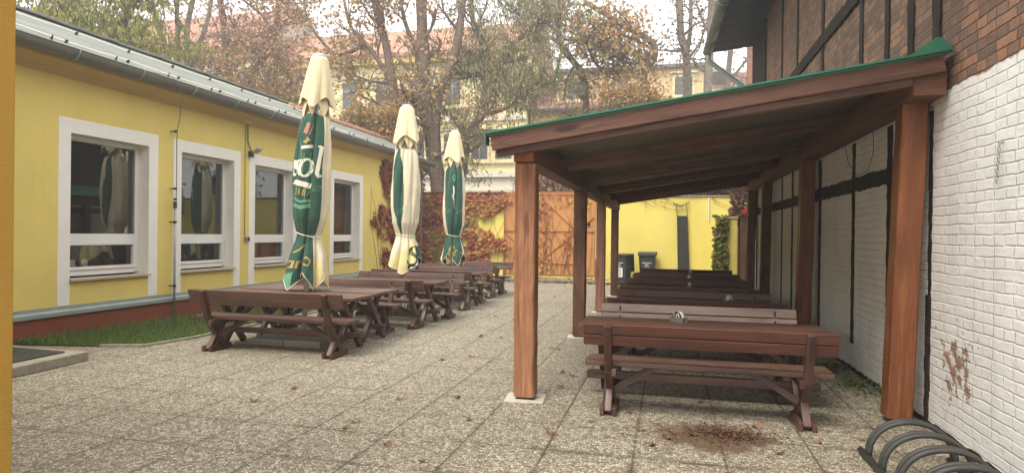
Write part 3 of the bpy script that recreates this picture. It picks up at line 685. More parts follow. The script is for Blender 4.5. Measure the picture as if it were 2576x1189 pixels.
# ------------------------------------------------------------------ benches and tables
BL=2.15; SEP=1.70
def make_bench():
    t=thing('garden_bench','','bench',(0,0,0),0)
    m=MB()
    for k in range(3): m.box((0,-.03+k*.117,.452),(BL,.112,.042))
    m.build('seat',M['bench_top'],t,bevel=.006)
    a=R(16); RX=Matrix.Rotation(a,3,'X')
    m=MB()
    for z,y in ((.783,-.222),(.682,-.193)): m.box((0,y,z),(BL,.036,.096),RX)
    m.build('backrest',M['bench'],t,bevel=.006)
    for s in (-1,1):
        for z,y in ((.795,-.2),(.768,-.192),(.695,-.172),(.668,-.164)):
            b=MB(); b.tube([(s*SEP/2,y-.004,z),(s*SEP/2,y+.006,z-.002)],.012,8); b.build('bolt',M['dark_metal'],t)
    for s in (-1,1):
        x=s*SEP/2
        m=MB(); m.bar((x,-.262,.825),(x,-.125,.40),.07,.075,(0,1,0)); m.bar((x,-.128,.41),(x,.16,.06),.07,.08,(0,1,0)); m.build('back_post',M['bench'],t,bevel=.008)
        m=MB(); m.bar((x+.002*s,-.12,.02),(x+.002*s,.2,.42),.066,.075,(0,1,0)); m.build('leg',M['bench'],t,bevel=.008)
        m=MB(); m.box((x+s*.055,.035,.04),(.04,.4,.075)); m.box((x-s*.055,.035,.04),(.04,.4,.075)); m.build('foot',M['bench'],t,bevel=.006)
        m=MB(); m.box((x-s*.052,.07,.39),(.04,.5,.07)); m.build('seat_support',M['bench'],t,bevel=.006)
        m=MB(); m.bar((x-s*.04,.04,.2),(x-s*.42,.06,.42),.06,.045,(0,1,0)); m.build('brace',M['bench'],t,bevel=.006)
    return t
TL=2.28
def make_table():
    t=thing('garden_table','','table',(0,0,0),0)
    m=MB()
    for k in range(5): m.box((0,-.29+k*.145,.722),(TL,.141,.04))
    m.build('table_top',M['bench_top'],t,bevel=.005)
    for s in (-1,1):
        x=s*.86
        m=MB(); m.bar((x,-.28,.0),(x,.27,.70),.07,.075,(0,1,0)); m.build('leg',M['bench'],t,bevel=.006)
        m=MB(); m.bar((x+s*.071,.28,.0),(x+s*.071,-.27,.70),.07,.075,(0,1,0)); m.build('leg',M['bench'],t,bevel=.006)
        m=MB(); m.box((x-s*.06,0,.665),(.05,.66,.07)); m.build('cross_bar',M['bench'],t,bevel=.006)
        m=MB(); m.bar((x-s*.03,.0,.36),(x-s*.42,.0,.69),.06,.05,(0,1,0)); m.build('brace',M['bench'],t,bevel=.006)
    m=MB(); m.box((0,0,.205),(2.18,.09,.075)); m.build('stretcher',M['bench'],t,bevel=.006)
    return t
bench0=make_bench(); table0=make_table(); ub=[0]; ut=[0]
def put(proto,used,x,y,rz,label,group,sx=1.,red=False):
    o=proto if not used[0] else copy_tree(proto); used[0]+=1
    jr=random.Random(int(x*977+y*131)); o.location=(x+jr.uniform(-.02,.02),y,0); o.rotation_euler=(0,0,rz+jr.uniform(-.012,.012)); o.scale=(sx,1,1); o['label']=label; o['group']=group
    return o
PI=math.pi; GB='brown wooden benches in the yard'; GT='brown wooden tables in the yard'
LB=[(-5.02,7.38,0,'brown bench at the front of the left row, its back to the camera'),
    (-5.22,9.42,PI,'brown bench facing the camera behind the nearest umbrella'),
    (-5.0,10.02,0,'second bench of the left row seen from behind, right behind the first facing one'),
    (-4.9,11.48,PI,'bench facing the camera with the middle umbrella tip hanging over its backrest'),
    (-5.0,12.72,0,'bench seen from behind just beyond the middle umbrella'),
    (-5.08,14.22,PI,'bench facing the camera just before the farthest umbrella'),
    (-5.18,15.35,0,'bench seen from behind just beyond the farthest umbrella'),
    (-5.22,16.75,PI,'last bench of the left row, facing the camera near the creeper wall')]
for x,y,rz,l in LB: put(bench0,ub,x,y,rz,l,GB,1.035)
for x,y,l in ((-5.1,7.9,'nearest table of the left row, in front of the nearest umbrella pole'),(-5.15,8.76,'second table of the left row, just behind the nearest umbrella pole'),
              (-5.03,10.72,'left row table in front of the middle umbrella'),(-5.08,13.45,'left row table between the middle and the farthest umbrella'),(-5.2,16.05,'farthest table of the left row beside the creeper wall')):
    put(table0,ut,x,y,0,l,GT,1.0)
RB=[(.32,5.84,0,'red brown bench at the front of the shelter, its back to the camera'),
    (.31,7.1,PI,'light worn bench facing the camera behind the first table under the shelter'),
    (.34,8.1,0,'dark bench seen from behind, second in the shelter, its top just showing'),
    (.36,9.0,PI,'shelter bench facing the camera behind the second coaster holder'),
    (.33,10.1,0,'shelter bench seen from behind, third such from the front'),
    (.34,11.35,PI,'shelter bench facing the camera, third such from the front'),
    (.36,12.2,0,'shelter bench seen from behind, fourth such from the front'),
    (.38,13.3,PI,'shelter bench facing the camera, fourth such from the front'),
    (.4,14.0,0,'shelter bench seen from behind, farthest such'),
    (.42,15.15,PI,'last shelter bench facing the camera, in front of the dark board')]
rb=[put(bench0,ub,x,y,rz,l,GB,.965) for x,y,rz,l in RB]
RT=[(.3,6.46,'nearest shelter table carrying the dark numbered coasters'),(.34,8.56,'second shelter table with a pale coaster holder'),(.35,10.75,'third shelter table from the front'),(.37,12.78,'fourth shelter table from the front'),(.41,14.58,'farthest shelter table near the bins')]
rtb=[put(table0,ut,x,y,0,l,GT,1.0) for x,y,l in RT]
def swap(o,names,mat):
    for c in o.children:
        if c.name.split('.')[0] in names:
            c.data=c.data.copy(); c.data.materials[0]=mat
swap(rb[0],('backrest',),M['bench_red'])
worn=wood('worn_pale_wood',rgb(124,90,74),rgb(164,130,112),rgb(188,158,142),.36,.6,weather=.35,coat=.3)
swap(rb[1],('backrest',),worn)
# coaster holders
def holder(x,y,z,rz,label,pale):
    t=thing('coaster_holder',label,'coaster holder',(x,y,z),rz,'coaster holders on the shelter tables')
    m=MB(); m.box((0,0,.004),(.16,.075,.006)); m.box((0,-.036,.03),(.16,.003,.05)); m.box((0,.036,.03),(.16,.003,.05)); m.box((-.079,0,.03),(.003,.07,.05)); m.build('metal_tray',M['zinc'],t,bevel=.001)
    for k in range(4):
        m=MB(); yy=-.024+k*.013; n=26
        pts=[(.052*math.cos(2*PI*i/n),.058+.052*math.sin(2*PI*i/n)) for i in range(n)]
        m.poly(pts,yy-.003,yy+.003); c=m.build('coaster',M['paper'] if (pale or k) else M['darkgreen_print'],t)
    if not pale:
        m=MB(); yy=-.029
        for a,b in (((-.03,.03),(-.03,.09)),((-.03,.09),(-.04,.078)),): m.bar((a[0],yy,a[1]),(b[0],yy,b[1]),.002,.009,(0,1,0))
        pts=[(.012+.016*math.cos(i/12*2*PI),yy,.06+.03*math.sin(i/12*2*PI)) for i in range(13)]
        m.tube(pts,.0045,5,cap=False); m.build('number',M['offwhite'],t)
    return t
holder(.12,6.55,.743,R(-42),'metal holder with dark numbered coasters on the nearest shelter table',False)
holder(.78,8.62,.743,R(60),'metal holder of pale coasters on the second shelter table',True)
holder(.36,10.8,.743,R(82),'metal holder of pale coasters on the third shelter table',True)
holder(.42,12.8,.743,R(98),'metal holder of pale coasters on the fourth shelter table',True)
holder(.5,14.6,.743,R(75),'metal holder of pale coasters on the farthest shelter table',True)

# ------------------------------------------------------------------ folded umbrellas
def lerp(tab,z):
    if z<=tab[0][0]: return tab[0][1]
    for (a,b),(c,d) in zip(tab,tab[1:]):
        if z<=c: t=(z-a)/(c-a); return b+(d-b)*t
    return tab[-1][1]
GLY={'r':[[(.15,0),(.15,.62)],[(.15,.42),(.3,.6),(.5,.62)]],
 'o':[[(.5+.36*math.cos(a),.32+.33*math.sin(a)) for a in [i/14*2*PI for i in range(15)]]],
 'l':[[(.35,1.),(.35,.12),(.45,0),(.62,.05)],[(.15,.98),(.35,1.)]],
 'a':[[(.4+.27*math.cos(a),.3+.3*math.sin(a)) for a in [i/12*2*PI for i in range(13)]],[(.7,.62),(.7,.1),(.82,0)]],
 'O':[[(.5+.4*math.cos(a),.5+.5*math.sin(a)) for a in [i/14*2*PI for i in range(15)]]],
 '1':[[(.3,.8),(.5,1),(.5,0)]],'8':[[(.5+.25*math.cos(a),.75+.24*math.sin(a)) for a in [i/10*2*PI for i in range(11)]],[(.5+.32*math.cos(a),.26+.27*math.sin(a)) for a in [i/10*2*PI for i in range(11)]]],
 '7':[[(.15,1),(.85,1),(.4,0)]],
 'S':[[(.95,.8),(.9,.95),(.7,1.),(.4,.95),(.2,.75),(.25,.58),(.5,.45),(.78,.3),(.85,.12),(.65,-.08),(.3,-.12),(.1,0),(.08,.14)],[(.42,.9),(.34,.72),(.5,.56),(.8,.42),(.95,.25)]],
 't':[[(.6,.75),(.4,.1),(.55,0),(.7,.05)],[(.15,.35),(.95,.6)]]}
def umbrella(x,y,H,lean,label,matfn,prints,phase,lobes,drop,slim=1.,capw=1.):
    t=thing('folded_umbrella',label,'umbrella',(x,y,0),0,'folded umbrellas between the tables')
    face=math.atan2(-x,y)    # the side turned to the yard's mouth
    fd=V((-x,-y,0)).normalized(); sd=V((-fd.y,fd.x,0))
    m=MB(); m.tube([(0,0,.07),(0,0,H-.02)],.036,14); m.build('pole',M['white'],t,smooth=True)
    rq=random.Random(int(phase*100)); w0,w1=rq.random()*6,rq.random()*6
    z_tie=1.56; z_top=H-.86
    RT_=[(.7,.37),(.95,.355),(1.25,.29),(1.48,.20),(1.56,.18),(1.64,.215),(1.8,.275),(2.1,.298),(2.5,.298),(2.9,.278),(3.12,.255),(z_top-.05,.225),(z_top-.01,.2),(z_top+.03,.06)]
    AM=[(.7,.42),(1.2,.34),(1.56,.16),(1.7,.2),(2.3,.2),(3.,.26),(z_top,.3)]
    def rad(al,z):
        R0=lerp(RT_,z); A=lerp(AM,z); tw=.35*(z-2.)+.1*math.sin(z*2.3+w0)
        c=0
        for k,(ph,wd,dp_) in enumerate(lobes):
            d=(al-ph-tw*.5+math.pi)%(2*math.pi)-math.pi
            c+=dp_*math.exp(-abs(d)/(wd*.8))
        f=1-A*1.5*c
        f+=.02*math.sin(7*al+z*3.1+w1)*(1 if z>1.7 else 1.5)+.015*math.sin(13*al-z*5+w0)
        f+=.07*(abs(math.sin(2.5*al+2.1*z+w0))-.55)+.05*(abs(math.sin(4*al-2.9*z+w1))-.55)
        if abs(z-z_tie)<.28: f+=.05*math.sin(17*al+w0)*(1-abs(z-z_tie)/.28)
        return max(.045,R0*f*slim)
    def P(al,z,o=0):
        r=rad(al,z)+o; d=fd*math.cos(al)+sd*math.sin(al); q=d*r; q.z=z; return q
    NA=168
    def hem(al):
        return .98+drop(al)
    zs=[i/64 for i in range(65)]
    m=MB(); vs=[];fs=[];mi=[]
    for j,u in enumerate(zs):
        for k in range(NA):
            al=-math.pi+2*math.pi*k/NA; h=hem(al); ztp=z_top+.03-.06*abs(math.sin(al*2+phase)); z=h+(ztp-h)*u
            vs.append(P(al,z))
    b0=0
    for j in range(64):
        for k in range(NA):
            k2=(k+1)%NA; al=-math.pi+2*math.pi*(k+.5)/NA; h=hem(al); z=h+(z_top-h)*(zs[j]+.5/64)
            fs.append((j*NA+k,j*NA+k2,(j+1)*NA+k2,(j+1)*NA+k)); mi.append(matfn(math.degrees(al),z))
    m.v=[tuple(q) for q in vs]; m.g=list(m.v); m.f=fs; m.m=mi
    can=m.build('canopy',[M['cream'],M['greencloth'],M['butter'],M['lightgreen']],t,smooth=True)
    m=MB(); pts=[P(-math.pi+2*math.pi*k/120,hem(-math.pi+2*math.pi*k/120),.002) for k in range(121)]; m.tube(pts,.006,5,cap=False); m.build('hem_piping',M['offwhite'],can,smooth=True)
    m=MB(); pts=[P(-math.pi+2*math.pi*k/90,z_tie-.05*math.sin(-math.pi+2*math.pi*k/90+.6)*.6,.006) for k in range(91)]; m.tube(pts,.009,6,cap=False); m.build('tie_cord',M['offwhite'],t,smooth=True)
    # top cap
    CRr=[(H-.9,.34),(H-.6,.275),(H-.3,.205),(H-.1,.155),(H-.045,.142),(H-.02,.12)]
    def crad(al,z):
        s=(H-z)/.86; return capw*lerp(CRr,z)*(1.06-.30*s*abs(math.sin(2*al+phase))**.8+.24*s*(abs(math.sin(3.5*al+w1+.5*s))-.5)+.05*s*(abs(math.sin(6*al+2*s))-.5))
    vs=[];fs=[]
    for j in range(25):
        for k in range(120):
            al=2*math.pi*k/120; h=H-.66-.10*(1-abs(math.sin(al*2+phase)))-.04*math.sin(al*3+w0); z=h+(H-.02-h)*j/24
            d=fd*math.cos(al)+sd*math.sin(al); q=d*crad(al,z); q.z=z; vs.append(q)
    for j in range(24):
        for k in range(120): k2=(k+1)%120; fs.append((j*120+k,j*120+k2,(j+1)*120+k2,(j+1)*120+k))
    tp=len(vs); vs.append(V((0,0,H))); fs+=[(24*120+k,24*120+(k+1)%120,tp) for k in range(120)]
    m=MB(); m.add(vs,fs); capo=m.build('cap',M['cap'],t,smooth=True)
    vs=[];fs=[]
    for j in range(9):
        for k in range(120):
            al=2*math.pi*k/120; h=H-.73-.20*abs(((al*7/(2*math.pi)+phase)%1)*2-1)-.04*math.sin(al*2+w1); z=h+(H-.5-h)*j/8
            r=capw*(.10+.16*(H-z)**1.3)*(.86+.2*abs(math.sin(3.5*al+phase*3))); d=fd*math.cos(al)+sd*math.sin(al); q=d*r; q.z=z; vs.append(q)
    for j in range(8):
        for k in range(120): k2=(k+1)%120; fs.append((j*120+k,j*120+k2,(j+1)*120+k2,(j+1)*120+k))
    m=MB(); m.add(vs,fs); m.build('inner_flap',M['cap'],capo,smooth=True)
    m=MB(); m.tube([(0,0,H-.012),(0,0,H+.012),(0,0,H+.03)],[.1,.1,.06],20); m.build('finial',M['pvc'],t,smooth=False)
    # prints, laid onto the cloth: s metres to the side, z height
    def surf(s,z,o=.005):
        r0=(.27 if z>1.6 else .3)*slim; s=s*slim; q=max(-.98,min(.98,s/r0)); return P(math.asin(q),z,o)
    mats={}
    for mat,stroke,wd in prints:
        mm=MB(); S=[]
        for (s0,z0),(s1,z1) in zip(stroke,stroke[1:]):
            n=max(1,int(math.hypot(s1-s0,z1-z0)/.02))
            for i in range(n): S.append((s0+(s1-s0)*i/n,z0+(z1-z0)*i/n))
        S.append(stroke[-1]); vs=[];fs=[]
        for i,(s,z) in enumerate(S):
            a=S[max(0,i-1)]; b=S[min(len(S)-1,i+1)]; dx,dz=b[0]-a[0],b[1]-a[1]; L=math.hypot(dx,dz) or 1
            ww=wd if not callable(wd) else wd(i/(len(S)-1),abs(dz)/L)
            nn=3
            for q in range(nn):
                f=(q/(nn-1)-.5)*ww; vs.append(surf(s-dz/L*f,z+dx/L*f))
        for i in range(len(S)-1):
            for q in range(2): fs.append((i*3+q,i*3+q+1,(i+1)*3+q+1,(i+1)*3+q))
        mm.add(vs,fs)
        mm.build({'offwhite':'white_print','gold':'gold_print','lightgreen':'pale_green_print','pink':'round_seal_print','darkgreen_print':'dark_lettering'}[mat],M[mat],can,smooth=True,fix=False)
    t.rotation_euler=(0,lean,0)
    # base slabs
    for i,(dx,dy) in enumerate(((-.29,-.26),(.29,-.26),(-.29,.26),(.29,.26))):
        m=MB(); m.box((x+dx,y+dy,.045),(.56,.5,.085)); o=m.build('paving_slab_weight',M['slabgrey'],bevel=.008)
        nm=label.split(' umbrella')[0]
        tag(o,('left' if dx<0 else 'right')+(' front' if dy<0 else ' rear')+' grey slab weighing down the '+label.split(',')[0].split('folded ')[1],'slab','grey slabs weighing the umbrellas')
    return t
def word(txt,s,z,h,wd,mat,adv=.62,slant=.15):
    out=[]
    for c in txt:
        for st in GLY[c]:
            out.append((mat,[(s+(px*.62+py*slant)*h,z+py*h) for px,py in st],wd))
        s+=adv*h
    return out
fat=lambda t,v:.022+.034*v
thin=lambda t,v:.012+.014*v
leafm=lambda s,z:[('lightgreen',[(s,z),(s+.05,z+.03),(s+.12,z+.07)],.006),('lightgreen',[(s,z),(s+.04,z-.005),(s+.09,z+.01),(s+.12,z+.07)],.006),('lightgreen',[(s,z),(s+.02,z+.05),(s+.07,z+.08),(s+.12,z+.07)],.006)]
# nearest: green front with the white lettering on its left half
p1=word('r',-.315,2.40,.36,fat,'offwhite')+word('o',-.235,2.40,.37,fat,'offwhite')+word('l',-.055,2.40,.44,fat,'offwhite')
p1+=[('offwhite',[(-.26,2.315),(-.16,2.29),(-.02,2.26)],.075),('offwhite',[(-.2,2.80),(-.1,2.815),(-.02,2.83)],.045),
     ('lightgreen',[(-.26,2.09),(-.15,2.03),(-.02,2.06)],.035),('lightgreen',[(-.26,1.99),(-.15,1.95),(-.02,1.99)],.055),('lightgreen',[(-.22,2.95),(-.16,2.6)],.012),('lightgreen',[(-.13,2.72),(-.14,2.45)],.008),('lightgreen',[(-.05,2.75),(-.06,2.4)],.008),('lightgreen',[(-.2,2.25),(-.2,2.05)],.006),('lightgreen',[(-.1,2.23),(-.1,2.05)],.006)]
p1+=[('pink',[(-.13,3.0),(-.09,3.16)],.11),('gold',[(-.16,2.88),(-.07,2.92)],.03),('gold',[(-.12,2.86),(-.1,2.95)],.025)]
p1+=word('O187',-.255,2.13,.09,.013,'gold',.62,.1)
p1+=leafm(.0,2.2)
p1+=word('ar',-.30,1.08,.17,thin,'gold')+[('gold',[(-.1,1.16),(.0,1.13),(.03,1.2),(-.03,1.25),(-.06,1.23)],.022),('gold',[(-.25,1.3),(-.16,1.35),(-.1,1.42)],.02)]
def mf1(a,z):
    if z>1.56: return 1 if -115<a<30 else 0
    if z>1.0+.002*(a+60) and -130<a<18: return 1
    if -130<a<-42: return 3
    if a<18 and a>-42: return 1
    return 2 if z<1.25-.004*(a-18) and a<130 else 0
tri=lambda al,n,ph:abs(((al*n/(2*math.pi)+ph)%1)*2-1)
umbrella(-5.18,8.36,4.17,.052,'folded green and cream umbrella nearest the camera, white lettering on it',mf1,p1,.4,[(-.22,.12,.9),(.72,.14,.8),(1.5,.2,.8),(-1.25,.16,.55),(2.5,.3,.7),(-2.2,.3,.7)],lambda al:-.22+.27*tri(al,5,.18),.92,.83)
# middle: mostly cream with one green panel
p2=leafm(-.17,2.0)+word('S',.03,1.02,.32,thin,'darkgreen_print')+word('t',.19,1.1,.22,thin,'darkgreen_print')+[('darkgreen_print',[(.06,.9),(.1,.97),(.18,.95),(.22,.88)],.05)]
p2+=[('gold',[(.2,2.5),(.245,2.3),(.24,2.1),(.2,1.9)],.008)]
def mf2(a,z):
    if z>1.58:
        half=26*max(0,1-((z-2.5)/.95)**2); return 1 if abs(a+34+8*(z-2.4))<half else 0
    if a>48: return 1 if a<120 and z<1.35 else 0
    return 2 if z<1.06+.0045*(a+60) else 0
umbrella(-5.15,12.0,4.16,.0,'folded mostly cream umbrella in the middle, one green panel showing',mf2,p2,1.7,[(-.42,.12,.9),(.45,.15,.5),(1.4,.2,.8),(-1.4,.2,.5),(2.6,.3,.7),(-2.3,.3,.7)],lambda al:-.2+.34*tri(al,2.0,.5+.06),1.,.95)
# farthest: green front
p3=leafm(-.2,2.1)+leafm(.06,2.1)+[('offwhite',[(-.02,2.75),(.0,2.6),(-.03,2.5),(.0,2.42)],.03),('offwhite',[(.0,2.42),(.01,2.2)],.022),('lightgreen',[(-.05,2.95),(.0,3.03),(.04,2.95),(.0,2.87),(-.05,2.95)],.02)]
p3+=word('S',-.19,1.0,.3,thin,'gold')+word('t',-.03,1.08,.2,thin,'gold')+[('gold',[(-.14,.88),(-.1,.94),(-.03,.92)],.045),('gold',[(.2,1.25),(.23,1.1)],.012)]
def mf3(a,z):
    if z>1.56: return 1 if -62<a<58 else 0
    return 1 if -85<a<62 else (1 if 72<a<110 else 0)
umbrella(-5.1,14.85,4.1,.0,'folded green fronted umbrella farthest from the camera, gold lettering at its foot',mf3,p3,2.6,[(.02,.1,.9),(.95,.15,.7),(-1.0,.17,.7),(2.,.25,.8),(-2.1,.3,.7)],lambda al:-.15+.3*tri(al,4,.3),.9,.86)

# ------------------------------------------------------------------ end wall, gate and what stands there
FY=21.8
ew=thing('yard_end_wall','yellow plastered end wall of the yard with dark coping','wall',(0,0,0))
m=MB(); m.box((-7.15,FY+.125,1.52),(3.14,.25,3.04)); m.box((.1,FY+.125,1.45),(4.9,.25,2.9)); m.box((-3.98,FY+.125,.085),(3.2,.25,.17)); m.build('wall',M['yellow_b'],ew)
m=MB(); m.box((-7.15,FY+.1,3.07),(3.16,.4,.06)); m.build('coping',M['coping'],ew,bevel=.006)
m=MB(); m.box((.1,FY+.12,2.93),(4.92,.33,.045)); m.build('coping',M['concrete'],ew,bevel=.006)
m=MB(); m.tube([(1.31,FY-.03,2.88),(1.31,FY-.03,2.1)],.025,8); m.build('pipe',M['pvc'],ew)
m=MB(); m.box((-4.0,FY-.25,.05),(3.4,.5,.1)); tag(m.build('gate_kerb',M['concrete'],bevel=.01),'low leaf strewn concrete kerb before the orange gate','kerb')
gate=thing('metal_gate','tall orange sheet metal gate with welded diagonal bars','gate',(0,0,0))
m=MB(); m.box((-5.03,FY+.02,1.62),(1.12,.03,2.84)); m.box((-3.42,FY+.02,1.62),(2.05,.03,2.84)); m.build('sheet',M['gate'],gate,bevel=.004)
def gbar(pts,wd=.03):
    m=MB()
    for a,b in zip(pts,pts[1:]): m.bar((a[0],FY-.01,a[1]),(b[0],FY-.01,b[1]),.03,wd,(0,1,0))
    m.build('gate_bar',M['gatebar'],gate)
gx0,gx1=-5.6,-2.4
for p in ([(gx0,1.72),(gx1,1.72)],[(gx0,.6),(-3.0,.6)],[(gx0,3.0),(gx1,3.0)],[(gx0,.22),(gx1,.22)],[(gx0,.2),(gx0,3.0)],[(gx1,.2),(gx1,3.0)],[(-4.4,.2),(-4.4,3.0)],[(-3.02,.25),(-3.02,2.98)],[(-4.35,2.95),(-3.05,1.74)],[(-4.35,.62),(-3.05,1.70)],[(gx0+.05,1.65),(-4.45,.65)],[(-2.98,1.74),(-2.45,2.2)]): gbar(p,.035)
m=MB(); m.tube([(-2.62,FY-.02,1.98),(-2.62,FY-.06,1.98)],.06,12); m.build('lock',M['black'],gate)
m=MB(); m.box((-4.0,FY+.05,3.07),(3.3,.1,.05)); m.build('top_rail',M['gatebar'],gate)
bd=thing('leaning_board','tall dark board with two thin rods and a V shaped bar against yellow wall','board',(0,0,0))
m=MB(); m.poly([(.30,2.28),(.64,2.28),(.74,.02),(.36,.02)],FY-.12,FY-.08); m.build('board',M['panel'],bd,bevel=.005)
m=MB(); m.tube([(.305,FY-.1,2.25),(.285,FY-.1,2.62)],.012,6); m.build('rod',M['panel'],bd)
m=MB(); m.tube([(.63,FY-.1,2.25),(.60,FY-.1,2.66)],.012,6); m.build('rod',M['panel'],bd)
m=MB(); m.bar((.17,FY-.1,2.68),(.43,FY-.1,2.59),.03,.04,(0,1,0)); m.bar((.43,FY-.1,2.59),(.69,FY-.1,2.72),.03,.04,(0,1,0)); m.build('v_bar',M['panel'],bd)
def wheelie(x,y,rz,label,sticker,op):
    t=thing('wheelie_bin',label,'bin',(x,y,0),rz,'grey bins by the yellow end wall')
    m=MB(); b=[(-.2,-.22),(.2,-.22),(.2,.22),(-.2,.22)]; tpp=[(-.26,-.29),(.26,-.29),(.26,.29),(-.26,.29)]
    m.add([(a,c,.06) for a,c in b]+[(a,c,.96) for a,c in tpp],[(3,2,1,0),(4,5,6,7),(0,1,5,4),(1,2,6,5),(2,3,7,6),(3,0,4,7)]); m.build('body',M['bin'],t,bevel=.02)
    m=MB(); m.box((0,-.005,.975),(.57,.63,.045)); m.build('rim',M['bin'],t,bevel=.015)
    m=MB()
    if op: m.box((.0,.38,.72),(.54,.06,.6),Matrix.Rotation(R(8),3,'X'))
    else: m.poly([(-.3,1.0),(.36,1.0),(.36,1.04),(.2,1.085),(-.24,1.075),(-.3,1.03)],-.29,.29,ax=0)
    m.build('lid',M['bin'],t,bevel=.015)
    for s in (-1,1):
        m=MB(); m.tube([(s*.2,.26,.1),(s*.26,.26,.1)],.1,14); m.build('wheel',M['black'],t)
    m=MB(); m.tube([(-.24,.36,.93),(.24,.36,.93)],.016,8); m.build('handle',M['bin'],t)
    m=MB()
    m.box((-.0,-.281,.73),(.3,.004,.018)); m.box((0.0,-.279,.66),(.12,.004,.03)); m.box((0.0,-.276,.6),(.16,.004,.012)); m.build('white_marking',M['paper'],t)
    if sticker:
        m=MB(); m.box((.02,-.268,.42),(.22,.006,.3)); m.build('paper_notice',M['paper'],t)
        m=MB()
        for i in range(9): m.box((.02,-.2725,.53-i*.028),(.15-.03*(i%3),.002,.008))
        m.build('notice_lines',M['bin'],t)
    return t
wheelie(-1.42,20.95,R(62)-R(62)+R(-18),'dark grey bin with paper notice and folded back lid beside shelter post',True,True)
wheelie(-.62,21.35,R(-4),'dark grey bin with closed lid against the yellow wall',False,False)
lw=thing('low_yellow_wall','low yellow wall with pale top, partly under ivy, at right rear','wall',(0,0,0))
m=MB(); m.box((1.78,20.9,1.08),(.5,1.75,2.16)); m.build('wall',M['yellow_b'],lw,bevel=.02)
m=MB(); m.box((1.78,20.88,2.18),(.56,1.8,.05)); m.build('coping',M['pad'],lw,bevel=.005)
sd=thing('brown_shed','narrow brown wooden shed end beyond the last shelter post','shed',(0,0,0))
m=MB()
for i in range(5): m.box((2.13+i*.13,19.4,1.1),(.125,.05,2.2))
m.box((2.4,20,1.1),(.6,1.1,2.15)); m.build('wall',M['post_brown'],sd,bevel=.004)
m=MB(); m.box((2.4,19.9,2.24),(.75,1.3,.06)); m.build('roof',M['coping'],sd)
m=MB(); rq=random.Random(5)
for i in range(30): m.box((2.15+rq.random()*.4,19.6+rq.random()*.3,2.3+rq.random()*.12),(.1,.06,.05),Matrix.Rotation(rq.uniform(-.6,.6),3,'Y'))
tag(m.build('red_tarp',M['red_thing']),'bright red crumpled cover lying on top of the brown shed','cover')

# ------------------------------------------------------------------ leaves, creepers
def leafquad(m,p,nrm,size,asp,rq,curl=.3,droop=None):
    n=V(nrm).normalized(); a=n.orthogonal().normalized(); b=n.cross(a); th=rq.uniform(0,2*PI)
    u=a*math.cos(th)+b*math.sin(th)
    if droop is not None: u=(V((rq.uniform(-.5,.5),rq.uniform(-.5,.5),-droop))).normalized(); n=u.cross(V((rq.uniform(-1,1),rq.uniform(-1,1),.1))).normalized()
    v=n.cross(u); L=size; Wd=size*asp/2; p=V(p)
    m.add([p,p+u*L*.45+v*Wd+n*curl*size*.2,p+u*L,p+u*L*.45-v*Wd+n*curl*size*.2],[(0,1,2),(0,2,3)])
def creeper(name,label,fn_pt,nrm,ranges,dens,size,mat,seed,stems,thr,ragged):
    rq=random.Random(seed); t=thing(name,label,'creeper',(0,0,0)); m=MB(); n=0; tries=0
    while n<dens and tries<dens*8:
        tries+=1; u=rq.uniform(*ranges[0]); v=rq.uniform(*ranges[1])
        q=noise.noise(V((u*1.3+seed,v*1.3,0)))+.5*noise.noise(V((u*4+seed,v*4,3)))
        if q<thr+ragged(u,v): continue
        n+=1; p=fn_pt(u,v,rq.uniform(.015,.11)); nn=V(nrm)+V((rq.uniform(-.7,.7),rq.uniform(-.7,.7),rq.uniform(-.3,.9)))
        leafquad(m,p,nn,size*rq.uniform(.6,1.3),.9,rq)
    m.build('leaves',mat,t,fix=False)
    s=MB()
    for i in range(stems):
        u=rq.uniform(*ranges[0]); v=ranges[1][0]; pts=[]; d=rq.uniform(-.3,.3)
        while v<ranges[1][1]*rq.uniform(.7,1.): pts.append(fn_pt(u,v,.012)); v+=.12; d=max(-1,min(1,d+rq.uniform(-.35,.35))); u=max(ranges[0][0],min(ranges[0][1],u+d*.07))
        if len(pts)>2: s.tube(pts,[.008*(1-.6*i2/len(pts)) for i2 in range(len(pts))],4)
    s.build('stems',M['stem'],t,fix=False)
    return t
creeper('wall_creeper','rust orange creeper covering the far end of the yellow building',lambda u,v,o:(WX+o,u,v),(1,0,.2),((17.7,21.75),(.5,3.85)),6500,.13,M['ivy_orange'],11,16,-.55,lambda u,v:max(0,(19.2-u))*.75+(.25 if v<1.4 and u<20 else 0))
creeper('end_wall_creeper','red and yellow creeper spread over the end wall beside the gate',lambda u,v,o:(u,FY-o,v),(0,-1,.2),((-8.65,-5.55),(.25,3.02)),5200,.14,M['ivy_red'],23,22,-.28,lambda u,v:max(0,u+6.35)*.5+(.25 if v<.9 else 0))
creeper('gate_creeper','thin nearly bare creeper stems with few red leaves on the gate',lambda u,v,o:(u,FY-.03-o*.5,v),(0,-1,.2),((-5.5,-2.5),(.25,2.98)),330,.11,M['ivy_red'],31,26,-.3,lambda u,v:(.55 if v<2.55 and not(-4.6<u<-3.9) else -.3)+.1)
creeper('green_ivy','green ivy hanging over the corner of the low yellow wall',lambda u,v,o:(u,20.0-o,v),(0,-1,.3),((1.36,1.72),(.5,2.22)),620,.11,M['ivy_green'],41,4,-.7,lambda u,v:max(0,1.1-v)*.6+max(0,1.5-u)*2)
creeper('dark_ivy','dark ivy bush above the low wall beside the shed',lambda u,v,o:(u,21.3-o*3,v),(0,-1,.3),((1.95,2.9),(2.0,3.5)),900,.13,M['leaf_dark'],43,6,-.9,lambda u,v:0)
